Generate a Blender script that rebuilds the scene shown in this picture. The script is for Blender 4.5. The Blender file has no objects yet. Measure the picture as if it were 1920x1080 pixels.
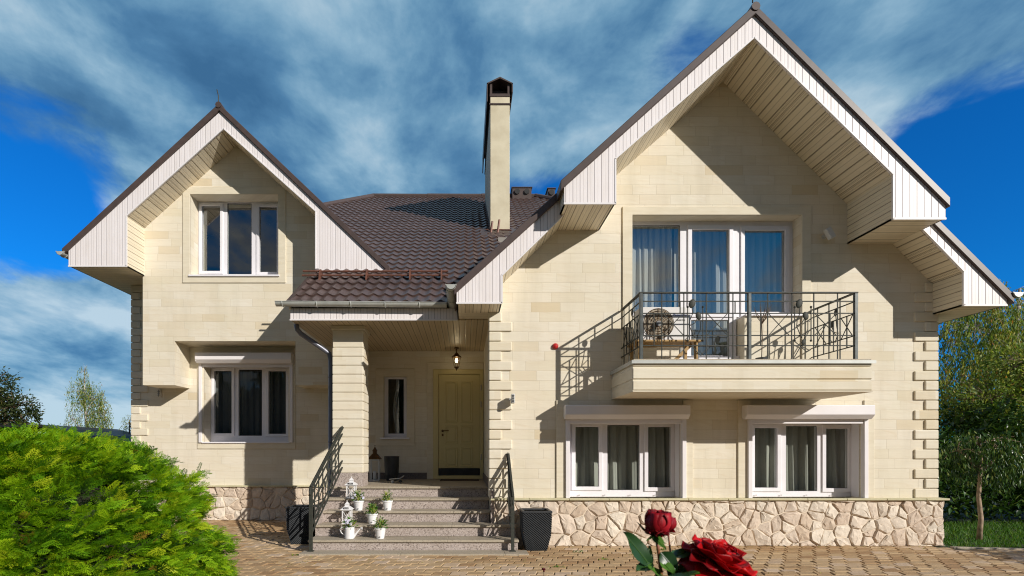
import bpy, bmesh, math, random
import numpy as np
from mathutils import Vector, Matrix
from mathutils.geometry import tessellate_polygon

random.seed(7)
RNG = np.random.default_rng(7)
S = bpy.context.scene
COL = S.collection
R = math.radians

# ------------------------------------------------------------------ camera
EYE = 1.44
cam_d = bpy.data.cameras.new('camera')
cam = bpy.data.objects.new('camera', cam_d)
COL.objects.link(cam)
cam.location = (0, 0, EYE)
cam.rotation_euler = (R(90), 0, 0)
cam_d.sensor_width = 36
cam_d.lens = 19.5
cam_d.shift_x = (960 - 872) / 1920
cam_d.shift_y = (846 - 540) / 1920
cam_d.clip_start = 0.05
cam_d.clip_end = 3000
cam_d.dof.use_dof = True
cam_d.dof.focus_distance = 9.5
cam_d.dof.aperture_fstop = 9.0
S.camera = cam


def P(px, py, Y):
    """point of the place at depth Y seen at a pixel of the 1920 x 1080 photograph (used for measuring)"""
    return Vector(((px - 872) / 1040 * Y, Y, EYE + (846 - py) / 1040 * Y))


def PX(px, Y):
    return (px - 872) / 1040 * Y


def PZ(py, Y):
    return EYE + (846 - py) / 1040 * Y


# ------------------------------------------------------------------ view, sun
S.view_settings.view_transform = 'Standard'
S.view_settings.look = 'None'
S.view_settings.exposure = 0.0
S.view_settings.gamma = 1.0
S.cycles.max_bounces = 8
S.cycles.transparent_max_bounces = 12
S.cycles.use_denoising = True
S.cycles.denoising_prefilter = 'NONE'
S.cycles.filter_width = 1.1
S.cycles.pixel_filter_type = 'BLACKMAN_HARRIS'
SUN_DIR = Vector((1.02, -1.0, 0.62)).normalized()      # towards the sun
sun_elev = math.asin(SUN_DIR.z)
sun_d = bpy.data.lights.new('sun', 'SUN')
sun_d.energy = 4.7
sun_d.angle = R(0.5)
sun_d.color = (1.0, 0.945, 0.865)
sun = bpy.data.objects.new('sun', sun_d)
COL.objects.link(sun)
sun.rotation_euler = SUN_DIR.to_track_quat('Z', 'Y').to_euler()
sun.location = (12, -12, 14)


# ------------------------------------------------------------------ node helper
class NT:
    def __init__(self, tree):
        self.t = tree

    def node(self, typ, **kw):
        n = self.t.nodes.new(typ)
        for k, v in kw.items():
            setattr(n, k, v)
        return n

    def link(self, a, b):
        self.t.links.new(a, b)

    def put(self, sock, v):
        if hasattr(v, 'bl_idname') or isinstance(v, bpy.types.NodeSocket):
            self.t.links.new(v, sock)
        else:
            sock.default_value = v

    def math(self, op, a, b=0.0, c=None, clamp=False):
        n = self.node('ShaderNodeMath', operation=op, use_clamp=clamp)
        self.put(n.inputs[0], a)
        self.put(n.inputs[1], b)
        if c is not None:
            self.put(n.inputs[2], c)
        return n.outputs[0]

    def vmath(self, op, a, b=(0, 0, 0), scale=None):
        n = self.node('ShaderNodeVectorMath', operation=op)
        self.put(n.inputs[0], a)
        if op not in ('NORMALIZE', 'LENGTH', 'SCALE'):
            self.put(n.inputs[1], b)
        if scale is not None:
            self.put(n.inputs['Scale'], scale)
        return n.outputs['Value'] if op in ('DOT_PRODUCT', 'LENGTH') else n.outputs[0]

    def sep(self, v):
        n = self.node('ShaderNodeSeparateXYZ')
        self.put(n.inputs[0], v)
        return n.outputs[0], n.outputs[1], n.outputs[2]

    def comb(self, x, y, z):
        n = self.node('ShaderNodeCombineXYZ')
        self.put(n.inputs[0], x); self.put(n.inputs[1], y); self.put(n.inputs[2], z)
        return n.outputs[0]

    def mix(self, f, a, b, blend='MIX'):
        n = self.node('ShaderNodeMix', data_type='RGBA', blend_type=blend)
        self.put(n.inputs[0], f)
        for s, v in ((n.inputs[6], a), (n.inputs[7], b)):
            if isinstance(v, tuple) and len(v) == 3:
                v = (*v, 1)
            self.put(s, v)
        return n.outputs[2]

    def ramp(self, f, stops, interp='LINEAR'):
        n = self.node('ShaderNodeValToRGB')
        cr = n.color_ramp
        cr.interpolation = interp
        while len(cr.elements) < len(stops):
            cr.elements.new(0.5)
        for e, (p, c) in zip(cr.elements, stops):
            e.position = p
            e.color = (*c, 1) if len(c) == 3 else c
        self.put(n.inputs[0], f)
        return n.outputs[0]

    def maprange(self, v, a, b, c=0.0, d=1.0, smooth=False):
        n = self.node('ShaderNodeMapRange')
        if smooth:
            n.interpolation_type = 'SMOOTHSTEP'
        self.put(n.inputs[0], v)
        for i, x in enumerate((a, b, c, d)):
            n.inputs[i + 1].default_value = x
        return n.outputs[0]

    def noise(self, vec, scale=5, detail=4, rough=0.5, dist=0.0, lac=2.0):
        n = self.node('ShaderNodeTexNoise')
        if vec is not None:
            self.put(n.inputs['Vector'], vec)
        n.inputs['Scale'].default_value = scale
        n.inputs['Detail'].default_value = detail
        n.inputs['Roughness'].default_value = rough
        n.inputs['Distortion'].default_value = dist
        n.inputs['Lacunarity'].default_value = lac
        return n.outputs['Fac']

    def bump(self, h, strength=0.3, dist=0.01, normal=None):
        n = self.node('ShaderNodeBump')
        n.inputs['Strength'].default_value = strength
        n.inputs['Distance'].default_value = dist
        self.put(n.inputs['Height'], h)
        if normal is not None:
            self.put(n.inputs['Normal'], normal)
        return n.outputs[0]

    def obj(self):
        return self.node('ShaderNodeTexCoord').outputs['Object']


def material(name, col=(0.5, 0.5, 0.5), rough=0.6, metal=0.0, spec=0.5):
    m = bpy.data.materials.new(name)
    m.use_nodes = True
    nt = NT(m.node_tree)
    b = m.node_tree.nodes['Principled BSDF']
    b.inputs['Base Color'].default_value = (*col, 1)
    b.inputs['Roughness'].default_value = rough
    b.inputs['Metallic'].default_value = metal
    b.inputs['Specular IOR Level'].default_value = spec
    return m, nt, b


# ------------------------------------------------------------------ world: physical sky with clouds
W = bpy.data.worlds.new('World')
S.world = W
W.use_nodes = True
wt = W.node_tree
wt.nodes.clear()
w = NT(wt)
sky = w.node('ShaderNodeTexSky', sky_type='NISHITA')
sky.sun_disc = False
sky.sun_elevation = sun_elev
sky.sun_rotation = math.atan2(SUN_DIR.x, SUN_DIR.y)
sky.air_density = 1.0
sky.dust_density = 0.3
sky.ozone_density = 3.0
d = w.node('ShaderNodeTexCoord').outputs['Generated']
dn = w.vmath('NORMALIZE', d)
dx, dy, dz = w.sep(dn)
zz = w.math('ADD', w.math('MULTIPLY', w.math('MAXIMUM', dz, 0.0), 0.80), 0.30)
u = w.math('DIVIDE', dx, zz)
v = w.math('DIVIDE', dy, w.math('ADD', zz, 0.25))
hz = w.math('DIVIDE', dz, w.math('MULTIPLY', zz, 0.38))
cp = w.comb(u, v, w.math('ADD', hz, 3.7))
# the same field sampled a little towards the sun, for the lit flanks of the clouds
cs_ = w.vmath('ADD', cp, (0.16, -0.10, 0.22))


def blob(px, py, power):
    t = Vector(((px - 872) / 1040, 1, (846 - py) / 1040)).normalized()
    dt = w.math('MAXIMUM', w.vmath('DOT_PRODUCT', dn, tuple(t)), 0.0)
    return w.math('POWER', dt, power)


def cloud_field(vec):
    big_ = w.noise(vec, 1.15, 2, 0.5, 0.25)
    mid_ = w.noise(vec, 3.4, 10, 0.57, 0.3)
    return w.math('ADD', w.math('MULTIPLY', big_, 0.60), w.math('MULTIPLY', mid_, 0.60))


f0 = cloud_field(cp)
f1 = cloud_field(cs_)
dens = w.math('ADD', f0, -0.075)
for (px, py, pw, amt) in ((300, 130, 16, 0.20), (760, 170, 22, 0.20), (1090, 110, 26, 0.17), (1600, 90, 30, 0.20), (100, 230, 60, 0.12), (560, 320, 120, 0.08),
                          (60, 640, 60, 0.26), (200, 700, 80, 0.14), (1240, 60, 60, 0.04), (1620, 200, 70, 0.14),
                          (110, 430, 160, -0.34), (-40, 400, 80, -0.2), (500, 430, 260, -0.14), (560, 225, 900, -0.20), (760, 380, 300, -0.18), (1000, 380, 260, -0.22),
                          (1265, 100, 300, -0.15), (1320, 20, 300, -0.10), (700, 90, 500, -0.10), (1850, 60, 40, 0.22), (1870, 360, 70, -0.40), (1730, 240, 300, -0.14), (1650, 300, 300, -0.1), (2050, 480, 30, -0.25)):
    dens = w.math('ADD', dens, w.math('MULTIPLY', blob(px, py, pw), amt))
behind = w.maprange(dy, 0.25, -0.5, smooth=True)
dens = w.math('ADD', dens, w.math('MULTIPLY', behind, 0.05))
mask = w.maprange(dens, 0.485, 0.645, smooth=True)
edge = w.math('MULTIPLY', w.math('SUBTRACT', f0, f1), 1.6)
soft = w.noise(cs_, 0.9, 4, 0.55, 0.3)
lum = w.math('ADD', w.math('ADD', edge, w.math('MULTIPLY', soft, 0.95)), w.math('MULTIPLY', mask, 0.045))
low = w.maprange(dz, 0.30, 0.02, smooth=True)
lum = w.math('ADD', lum, w.math('MULTIPLY', low, 0.14))
cloud = w.ramp(lum, [(0.14, (0.05, 0.15, 0.29)), (0.30, (0.085, 0.22, 0.385)), (0.42, (0.155, 0.325, 0.485)), (0.54, (0.27, 0.455, 0.60)), (0.74, (0.52, 0.67, 0.76))])
# unseen sky at zenith and behind camera shaped to keep the fill light neutral
behind = w.maprange(dy, 0.25, -0.5, smooth=True)
up = w.maprange(dz, 0.66, 0.95, smooth=True)
pale = w.math('MAXIMUM', w.math('MULTIPLY', behind, 0.30), w.math('MULTIPLY', up, 0.5))
cloud = w.mix(pale, cloud, (0.46, 0.40, 0.33))
SKY_K = 0.075
blue = w.mix(1.0, sky.outputs[0], (0.05, 0.90, 1.9), 'MULTIPLY')
cl = w.mix(1.0, cloud, (1 / SKY_K,) * 3, 'MULTIPLY')
skycol = w.mix(w.math('MULTIPLY', mask, 0.94), blue, cl)
skycol = w.mix(w.math('MULTIPLY', behind, 1.0), skycol, w.mix(1.0, skycol, (0.84, 0.60, 0.45), 'MULTIPLY'))  # unseen rear sky dimmed and warmed to deepen shade on the facade
bg = w.node('ShaderNodeBackground')
w.link(skycol, bg.inputs[0])
bg.inputs[1].default_value = SKY_K
wo = w.node('ShaderNodeOutputWorld')
w.link(bg.outputs[0], wo.inputs[0])


# ------------------------------------------------------------------ materials
def stone_material(name, row=0.15, z0=0.72, length=2.1, contrast=1.0, groove=1.0):
    m, n, b = material(name, rough=0.72, spec=0.25)
    x, y, z = n.sep(n.obj())
    s = n.math('ADD', x, n.math('MULTIPLY', y, 1.0))
    zr = n.math('DIVIDE', n.math('SUBTRACT', z, z0), row)
    r = n.math('FLOOR', zr)
    wv = n.math('ADD', n.math('MULTIPLY', s, length), n.math('MULTIPLY', r, 37.31))
    vo = n.node('ShaderNodeTexVoronoi', voronoi_dimensions='1D')
    n.put(vo.inputs['W'], wv); vo.inputs['Scale'].default_value = 1.0; vo.inputs['Randomness'].default_value = 0.55
    ve = n.node('ShaderNodeTexVoronoi', voronoi_dimensions='1D', feature='DISTANCE_TO_EDGE')
    n.put(ve.inputs['W'], wv); ve.inputs['Scale'].default_value = 1.0; ve.inputs['Randomness'].default_value = 0.55
    rnd = n.sep(vo.outputs['Color'])[0]
    base = n.ramp(rnd, [(0.0, (0.735, 0.66, 0.53)), (0.40, (0.77, 0.71, 0.595)), (0.72, (0.72, 0.645, 0.505)), (0.86, (0.79, 0.74, 0.64)), (1.0, (0.67, 0.565, 0.395))])
    base = n.mix(contrast, (0.70, 0.64, 0.50), base)
    strat = n.noise(n.comb(n.math('MULTIPLY', s, 2.2), rnd, n.math('MULTIPLY', z, 38)), 1.0, 4, 0.6, 0.6)
    cloudn = n.noise(n.obj(), 1.3, 4, 0.6)
    base = n.mix(n.maprange(strat, 0.35, 0.75, 0.0, 0.26), base, (0.58, 0.50, 0.36))
    base = n.mix(n.maprange(cloudn, 0.4, 0.75, 0.0, 0.25), base, (0.66, 0.63, 0.45))
    # rain streaks and grey weathering, uneven over the wall
    rain = n.noise(n.comb(n.math('MULTIPLY', s, 3.2), n.math('MULTIPLY', z, 0.45), 0.0), 1.0, 5, 0.6)
    patch = n.noise(n.obj(), 0.55, 3, 0.6)
    base = n.mix(n.math('MULTIPLY', n.maprange(rain, 0.46, 0.74), n.maprange(patch, 0.38, 0.62, 0.04, 0.30)), base, (0.40, 0.35, 0.25))
    vein = n.noise(n.comb(n.math('ADD', n.math('MULTIPLY', s, 1.6), n.math('MULTIPLY', rnd, 9.0)), rnd, n.math('ADD', n.math('MULTIPLY', z, 14.0), n.math('MULTIPLY', s, 2.5))), 1.3, 5, 0.65, 1.2)
    base = n.mix(n.maprange(vein, 0.52, 0.72, 0.0, 0.30), base, (0.60, 0.47, 0.30))
    fz = n.math('FRACT', zr)
    ez = n.math('MULTIPLY', n.math('MINIMUM', fz, n.math('SUBTRACT', 1.0, fz)), row)
    ex = n.math('DIVIDE', ve.outputs['Distance'], length)
    e = n.math('MINIMUM', ez, ex)
    line = n.maprange(e, 0.0010, 0.0030, 1.0, 0.0)
    col = n.mix(n.math('MULTIPLY', line, 0.36 * groove), base, (0.36, 0.29, 0.19))
    n.link(col, b.inputs['Base Color'])
    h = n.math('ADD', n.maprange(e, 0.0, 0.005), n.math('MULTIPLY', strat, 0.10))
    n.link(n.bump(h, 0.45 * groove, 0.004), b.inputs['Normal'])
    return m


def siding(name, axis, period, col, line=(0.10, 0.08, 0.07), perf=False, rough=0.45, strength=0.75, width=0.05):
    m, n, b = material(name, col, rough)
    c = n.sep(n.obj())[axis]
    q = n.math('DIVIDE', c, period)
    f = n.math('FRACT', q)
    g = n.maprange(f, 0.0, width, 1.0, 0.0)
    g2 = n.maprange(f, 1.0 - width * 0.5, 1.0, 0.0, 1.0)
    g = n.math('MAXIMUM', g, g2)
    mid = n.maprange(n.math('ABSOLUTE', n.math('SUBTRACT', f, 0.5)), 0.02, 0.05, 1.0, 0.0)
    base = n.mix(n.maprange(n.noise(n.obj(), 2.3, 4, 0.6), 0.35, 0.8, 0.0, 0.18), (*col,), (col[0] * .8, col[1] * .76, col[2] * .66))
    idx = n.math('FLOOR', q)
    wn = n.node('ShaderNodeTexWhiteNoise', noise_dimensions='1D')
    n.put(wn.inputs['W'], idx)
    base = n.mix(n.math('MULTIPLY', mid, 0.30), base, line)
    streak = n.noise(n.vmath('MULTIPLY', n.obj(), (9, 9, 9) if axis == 1 else ((22, .8, 2.5) if axis == 0 else (6, .6, 30))), 1.0, 4, 0.6)
    base = n.mix(n.maprange(streak, 0.45, 0.8, 0.0, 0.22), base, (col[0] * .62, col[1] * .55, col[2] * .42))
    base = n.mix(n.math('MULTIPLY', wn.outputs['Value'], 0.16), base, (col[0] * .7, col[1] * .66, col[2] * .58))
    if perf:
        mod = n.math('FRACT', n.math('DIVIDE', n.math('ADD', idx, 300.5), 3.0))
        isp = n.math('LESS_THAN', mod, 0.333)
        inb = n.math('MULTIPLY', n.math('GREATER_THAN', f, 0.16), n.math('LESS_THAN', f, 0.84))
        y = n.sep(n.obj())[1]
        fy = n.math('FRACT', n.math('MULTIPLY', y, 46))
        fx = n.math('FRACT', n.math('MULTIPLY', f, 3.0))
        dots = n.math('MULTIPLY', n.math('GREATER_THAN', fy, 0.5), n.math('GREATER_THAN', fx, 0.30))
        k = n.math('MULTIPLY', n.math('MULTIPLY', isp, inb), dots)
        base = n.mix(n.math('MULTIPLY', k, 0.55), base, (0.17, 0.12, 0.06))
    colr = n.mix(n.math('MULTIPLY', g, strength), base, line)
    n.link(colr, b.inputs['Base Color'])
    n.link(n.bump(n.math('ADD', n.math('MULTIPLY', g, -1.0), n.math('MULTIPLY', mid, -0.12)), 0.6, 0.006), b.inputs['Normal'])
    return m


def speckle(name, c1, c2, c3, scale=60, rough=0.75, bump=0.5):
    m, n, b = material(name, c1, rough)
    o = n.obj()
    vo = n.node('ShaderNodeTexVoronoi')
    n.put(vo.inputs['Vector'], o); vo.inputs['Scale'].default_value = scale
    r = n.sep(vo.outputs['Color'])[0]
    col = n.ramp(r, [(0.0, c1), (0.4, c2), (0.75, c1), (1.0, c3)])
    nz = n.noise(o, 3.0, 4, 0.6)
    col = n.mix(n.maprange(nz, 0.35, 0.75, 0.0, 0.35), col, (c1[0] * .62, c1[1] * .58, c1[2] * .48))
    n.link(col, b.inputs['Base Color'])
    n.link(n.bump(n.noise(o, scale * 0.8, 3, 0.6), bump, 0.006), b.inputs['Normal'])
    return m


def noisy(name, col, col2, scale=8, rough=0.6, metal=0.0, bump=0.15, spec=0.5, stretch=None, detail=5):
    m, n, b = material(name, col, rough, metal, spec)
    o = n.obj()
    if stretch:
        o = n.vmath('MULTIPLY', o, stretch)
    f = n.noise(o, scale, detail, 0.6)
    n.link(n.mix(n.maprange(f, 0.35, 0.68), col, col2), b.inputs['Base Color'])
    n.link(n.bump(f, bump, 0.01), b.inputs['Normal'])
    return m


def tinted(name, stops, rough=0.6, trans=0.0, spec=0.3, noise_scale=None):
    """colour by the point attribute 'tint' (a random number for each leaf, stone or paver)"""
    m, n, b = material(name, (0.5, 0.5, 0.5), rough, 0, spec)
    a = n.node('ShaderNodeAttribute', attribute_name='tint')
    f = a.outputs['Fac']
    col = n.ramp(f, stops)
    if noise_scale:
        nz = n.noise(n.obj(), noise_scale, 5, 0.65)
        col = n.mix(n.maprange(nz, 0.35, 0.75, 0.0, 0.5), col, n.mix(0.6, col, (0.16, 0.11, 0.07)))
        n.link(n.bump(nz, 0.7, 0.012), b.inputs['Normal'])
    n.link(col, b.inputs['Base Color'])
    if trans:
        t = n.node('ShaderNodeBsdfTranslucent')
        n.link(n.mix(1.0, col, (1.5, 1.45, 0.6), 'MULTIPLY'), t.inputs[0])
        mx = n.node('ShaderNodeMixShader')
        mx.inputs[0].default_value = trans
        n.link(b.outputs[0], mx.inputs[1]); n.link(t.outputs[0], mx.inputs[2])
        out = m.node_tree.nodes['Material Output']
        n.link(mx.outputs[0], out.inputs[0])
    return m


M = {}
M['stone'] = stone_material('cream_stone_cladding')
M['stone_block'] = stone_material('cream_stone_blocks', contrast=0.9, groove=0.0)
M['trim'] = noisy('cream_stone_trim', (0.72, 0.655, 0.52), (0.66, 0.59, 0.45), 3.5, 0.7, bump=0.06, spec=0.25, stretch=(1, 1, 6))
M['ledge'] = noisy('plinth_ledge_stone', (0.60, 0.55, 0.36), (0.50, 0.46, 0.30), 5, 0.8, bump=0.2, spec=0.2)
M['fascia'] = siding('white_vinyl_fascia', 0, 0.098, (0.85, 0.80, 0.81), (0.25, 0.21, 0.22), strength=0.85, width=0.085)
M['soffit_x'] = siding('vented_soffit', 0, 0.118, (0.80, 0.71, 0.55), (0.10, 0.07, 0.035), perf=True, strength=.9, width=0.12)
M['soffit_y'] = siding('soffit_across', 1, 0.13, (0.78, 0.69, 0.53), (0.12, 0.09, 0.05), strength=.9, width=0.10)
M['soffit_z'] = siding('soffit_cheek', 2, 0.125, (0.80, 0.72, 0.57), (0.14, 0.10, 0.06), strength=.9, width=0.10)
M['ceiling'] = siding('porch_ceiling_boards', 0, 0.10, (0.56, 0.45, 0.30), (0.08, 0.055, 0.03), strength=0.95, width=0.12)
M['brown'] = noisy('brown_sheet_metal', (0.085, 0.058, 0.052), (0.065, 0.046, 0.04), 9, 0.42, bump=0.03)
M['white'] = noisy('white_upvc', (0.80, 0.78, 0.82), (0.76, 0.74, 0.77), 4, 0.35, bump=0.0)
M['shutter'] = noisy('white_shutter_metal', (0.80, 0.77, 0.78), (0.76, 0.73, 0.74), 3, 0.4, bump=0.0)
M['gasket'] = noisy('dark_gasket', (0.03, 0.03, 0.03), (0.04, 0.04, 0.04), 4, 0.5, bump=0)
M['gutter'] = noisy('pale_gutter_metal', (0.52, 0.53, 0.50), (0.42, 0.43, 0.40), 6, 0.4, 0.2, bump=0.03)
M['pipe'] = noisy('violet_grey_downpipe', (0.15, 0.155, 0.19), (0.12, 0.12, 0.15), 6, 0.35, 0.3, bump=0.02)
M['granite'] = speckle('pink_granite_riser', (0.37, 0.305, 0.275), (0.52, 0.45, 0.41), (0.15, 0.12, 0.11), 75, 0.7, 0.9)
M['tread'] = speckle('tan_granite_tread', (0.40, 0.345, 0.265), (0.45, 0.39, 0.30), (0.28, 0.235, 0.18), 90, 0.62, 0.25)
M['dark_granite'] = speckle('dark_granite_skirting', (0.12, 0.10, 0.10), (0.16, 0.14, 0.13), (0.06, 0.05, 0.05), 80, 0.5, 0.2)
M['rubble'] = tinted('rubble_stone', [(0.0, (0.62, 0.50, 0.395)), (0.35, (0.70, 0.595, 0.49)), (0.7, (0.77, 0.69, 0.58)), (1.0, (0.60, 0.475, 0.36))], 0.85, noise_scale=13)
M['mortar'] = noisy('pale_mortar', (0.74, 0.65, 0.53), (0.64, 0.54, 0.42), 20, 0.9, bump=0.4)
M['iron'] = noisy('weathered_green_grey_iron', (0.028, 0.034, 0.028), (0.055, 0.052, 0.042), 30, 0.6, 0.0, bump=0.15, spec=0.3)
M['iron_post'] = noisy('galvanised_post', (0.085, 0.095, 0.095), (0.045, 0.05, 0.045), 14, 0.45, 0.4, bump=0.1)
M['rust'] = noisy('rusty_snow_guard', (0.20, 0.075, 0.045), (0.11, 0.055, 0.04), 12, 0.5, 0.1, bump=0.1)
M['door'] = noisy('ochre_door_paint', (0.66, 0.56, 0.27), (0.62, 0.52, 0.25), 2, 0.45, bump=0.02)
M['chrome'] = noisy('brushed_metal', (0.45, 0.42, 0.38), (0.4, 0.38, 0.34), 20, 0.3, 0.9, bump=0.02)
M['brass'] = noisy('aged_brass', (0.18, 0.10, 0.04), (0.10, 0.06, 0.03), 14, 0.4, 0.7, bump=0.1)
M['plaster'] = noisy('stained_plaster', (0.68, 0.61, 0.45), (0.55, 0.48, 0.34), 2.2, 0.85, bump=0.3, detail=9)
M['floorwood'] = noisy('interior_floor', (0.12, 0.08, 0.05), (0.09, 0.06, 0.04), 4, 0.6)
M['room'] = noisy('interior_plaster', (0.30, 0.28, 0.25), (0.27, 0.25, 0.22), 1, 0.9)
M['red'] = noisy('red_siren_plastic', (0.55, 0.02, 0.02), (0.45, 0.015, 0.015), 5, 0.3, bump=0)
M['lampwhite'] = noisy('lamp_plastic', (0.62, 0.62, 0.62), (0.55, 0.54, 0.50), 5, 0.35, bump=0)
M['charcoal'] = noisy('charcoal_resin', (0.025, 0.028, 0.032), (0.035, 0.038, 0.042), 20, 0.5, bump=0.1)
M['potwhite'] = noisy('white_glazed_pot', (0.80, 0.79, 0.80), (0.74, 0.73, 0.73), 6, 0.4, bump=0.02)
M['soil'] = noisy('potting_soil', (0.04, 0.025, 0.015), (0.07, 0.04, 0.025), 60, 0.95, bump=0.6)
M['wood'] = noisy('oiled_timber', (0.42, 0.26, 0.09), (0.34, 0.20, 0.07), 5, 0.6, stretch=(1, 8, 8))
M['grey_plate'] = noisy('grey_plastic', (0.2, 0.2, 0.2), (0.17, 0.17, 0.17), 5, 0.5)
M['black'] = noisy('black_paint', (0.012, 0.012, 0.012), (0.02, 0.02, 0.02), 5, 0.5, bump=0)
M['ink_blue'] = noisy('blue_print', (0.03, 0.12, 0.45), (0.03, 0.12, 0.45), 5, 0.5, bump=0)
M['bark'] = noisy('brown_bark', (0.16, 0.10, 0.06), (0.07, 0.045, 0.03), 12, 0.9, bump=0.6, stretch=(1, 1, 0.3))
M['twig'] = noisy('pale_twigs', (0.26, 0.18, 0.11), (0.12, 0.08, 0.05), 10, 0.85, bump=0.3)
M['birch_bark'] = noisy('white_birch_bark', (0.62, 0.58, 0.52), (0.10, 0.08, 0.07), 5, 0.8, bump=0.3, stretch=(1, 1, 4))
M['stem_red'] = noisy('reddish_rose_stem', (0.26, 0.055, 0.02), (0.16, 0.07, 0.025), 40, 0.5, bump=0.1)

# tiles: brown coated steel
m, n, b = material('brown_metal_tiles', (0.10, 0.058, 0.045), 0.42)
o = n.obj()
col = n.mix(n.maprange(n.noise(o, 1.1, 4, 0.6), 0.35, 0.7), (0.098, 0.062, 0.054), (0.070, 0.045, 0.040))
col = n.mix(n.maprange(n.noise(o, 26, 4, 0.7), 0.58, 0.75, 0, 0.35), col, (0.22, 0.13, 0.085))
n.link(col, b.inputs['Base Color'])
b.inputs['Roughness'].default_value = 0.40
M['tile'] = m

# window glass: clear double glazing, and the coated panes of the upper floor
def glass(name, base, k):
    m = bpy.data.materials.new(name)
    m.use_nodes = True
    n = NT(m.node_tree)
    m.node_tree.nodes.clear()
    gl = n.node('ShaderNodeBsdfGlossy'); gl.inputs['Roughness'].default_value = 0.0
    gl.inputs[0].default_value = (0.92, 0.96, 1.0, 1)
    tr = n.node('ShaderNodeBsdfTransparent'); tr.inputs[0].default_value = (0.90, 0.94, 0.91, 1)
    geo = n.node('ShaderNodeNewGeometry')
    ca = n.math('ABSOLUTE', n.vmath('DOT_PRODUCT', geo.outputs['Incoming'], geo.outputs['Normal']))
    fres = n.math('ADD', 0.05, n.math('MULTIPLY', n.math('POWER', n.math('SUBTRACT', 1.0, ca), 5.0), 0.95))
    wob = n.noise(n.obj(), 1.4, 2, 0.5)
    n.link(n.bump(wob, 0.05, 0.02), gl.inputs['Normal'])
    mx = n.node('ShaderNodeMixShader')
    n.link(n.math('ADD', n.math('MULTIPLY', fres, k), base, clamp=True), mx.inputs[0])
    n.link(tr.outputs[0], mx.inputs[1]); n.link(gl.outputs[0], mx.inputs[2])
    out = n.node('ShaderNodeOutputMaterial'); n.link(mx.outputs[0], out.inputs[0])
    return m


M['glass'] = glass('coated_window_glass', 0.20, 1.0)
M['glass_clear'] = glass('clear_window_glass', 0.02, 0.9)


def emit(name, col, s):
    m, n, b = material(name, col, 0.4)
    b.inputs['Emission Color'].default_value = (*col, 1)
    b.inputs['Emission Strength'].default_value = s
    return m


M['bulb'] = emit('lit_bulb', (1.0, 0.85, 0.55), 14)


def sheer(name, col, opacity):
    m, n, b = material(name, col, 0.8)
    t = n.node('ShaderNodeBsdfTransparent')
    mx = n.node('ShaderNodeMixShader'); mx.inputs[0].default_value = opacity
    n.link(t.outputs[0], mx.inputs[1]); n.link(b.outputs[0], mx.inputs[2])
    n.link(mx.outputs[0], m.node_tree.nodes['Material Output'].inputs[0])
    return m


M['sheer'] = sheer('sheer_white_curtain', (0.62, 0.62, 0.62), 0.75)
M['drape'] = sheer('grey_green_curtain', (0.36, 0.355, 0.325), 0.95)
M['drape_dark'] = sheer('dark_curtain', (0.10, 0.105, 0.115), 0.97)

# foliage
M['juniper'] = tinted('juniper_foliage', [(0.0, (0.015, 0.05, 0.004)), (0.30, (0.09, 0.24, 0.005)), (0.65, (0.25, 0.45, 0.008)), (0.96, (0.44, 0.58, 0.012)), (1.0, (0.36, 0.24, 0.03))], 0.6, 0.30)
M['jun_core'] = noisy('juniper_shade_core', (0.012, 0.02, 0.008), (0.03, 0.025, 0.012), 12, 0.95, bump=0.8)
M['birch_leaf'] = tinted('birch_leaves', [(0.0, (0.05, 0.09, 0.015)), (0.45, (0.16, 0.25, 0.04)), (0.8, (0.44, 0.45, 0.12)), (1.0, (0.36, 0.16, 0.04))], 0.5, 0.35)
M['oak_leaf'] = tinted('oak_leaves', [(0.0, (0.018, 0.035, 0.008)), (0.6, (0.045, 0.065, 0.014)), (1.0, (0.12, 0.09, 0.02))], 0.5, 0.25)
M['weep_leaf'] = tinted('weeping_tree_leaves', [(0.0, (0.015, 0.04, 0.010)), (0.55, (0.035, 0.085, 0.016)), (0.85, (0.10, 0.17, 0.03)), (1.0, (0.20, 0.24, 0.06))], 0.32, 0.2)
M['grass'] = tinted('lawn_blades', [(0.0, (0.03, 0.09, 0.008)), (0.6, (0.06, 0.17, 0.012)), (1.0, (0.13, 0.20, 0.03))], 0.6, 0.3)
M['herb'] = tinted('pot_plant_leaves', [(0.0, (0.04, 0.14, 0.02)), (0.6, (0.10, 0.26, 0.03)), (1.0, (0.38, 0.36, 0.04))], 0.45, 0.25)
M['petal_pale'] = noisy('pale_violet_petals', (0.55, 0.52, 0.75), (0.75, 0.75, 0.82), 30, 0.6)
M['rose_leaf'] = tinted('rose_leaves', [(0.0, (0.012, 0.045, 0.014)), (0.6, (0.03, 0.085, 0.022)), (1.0, (0.09, 0.21, 0.025))], 0.35, 0.15, spec=0.5)
M['rose_red'] = tinted('velvet_red_petals', [(0.0, (0.20, 0.002, 0.004)), (0.5, (0.48, 0.004, 0.006)), (1.0, (0.62, 0.008, 0.008))], 0.45, 0.22, spec=0.25)
M['rose_dark'] = tinted('dark_red_petals', [(0.0, (0.10, 0.001, 0.004)), (0.6, (0.27, 0.004, 0.010)), (1.0, (0.42, 0.012, 0.022))], 0.5, 0.12, spec=0.25)
M['paver'] = tinted('clay_pavers', [(0.0, (0.36, 0.22, 0.11)), (0.35, (0.46, 0.31, 0.165)), (0.7, (0.52, 0.37, 0.21)), (1.0, (0.58, 0.44, 0.31))], 0.85, noise_scale=9)
M['joint'] = noisy('paver_joint_soil', (0.09, 0.07, 0.04), (0.05, 0.055, 0.02), 15, 0.95, bump=0.5)
M['soil_lawn'] = noisy('lawn_soil', (0.03, 0.05, 0.012), (0.05, 0.06, 0.02), 6, 0.95, bump=0.6)


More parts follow.
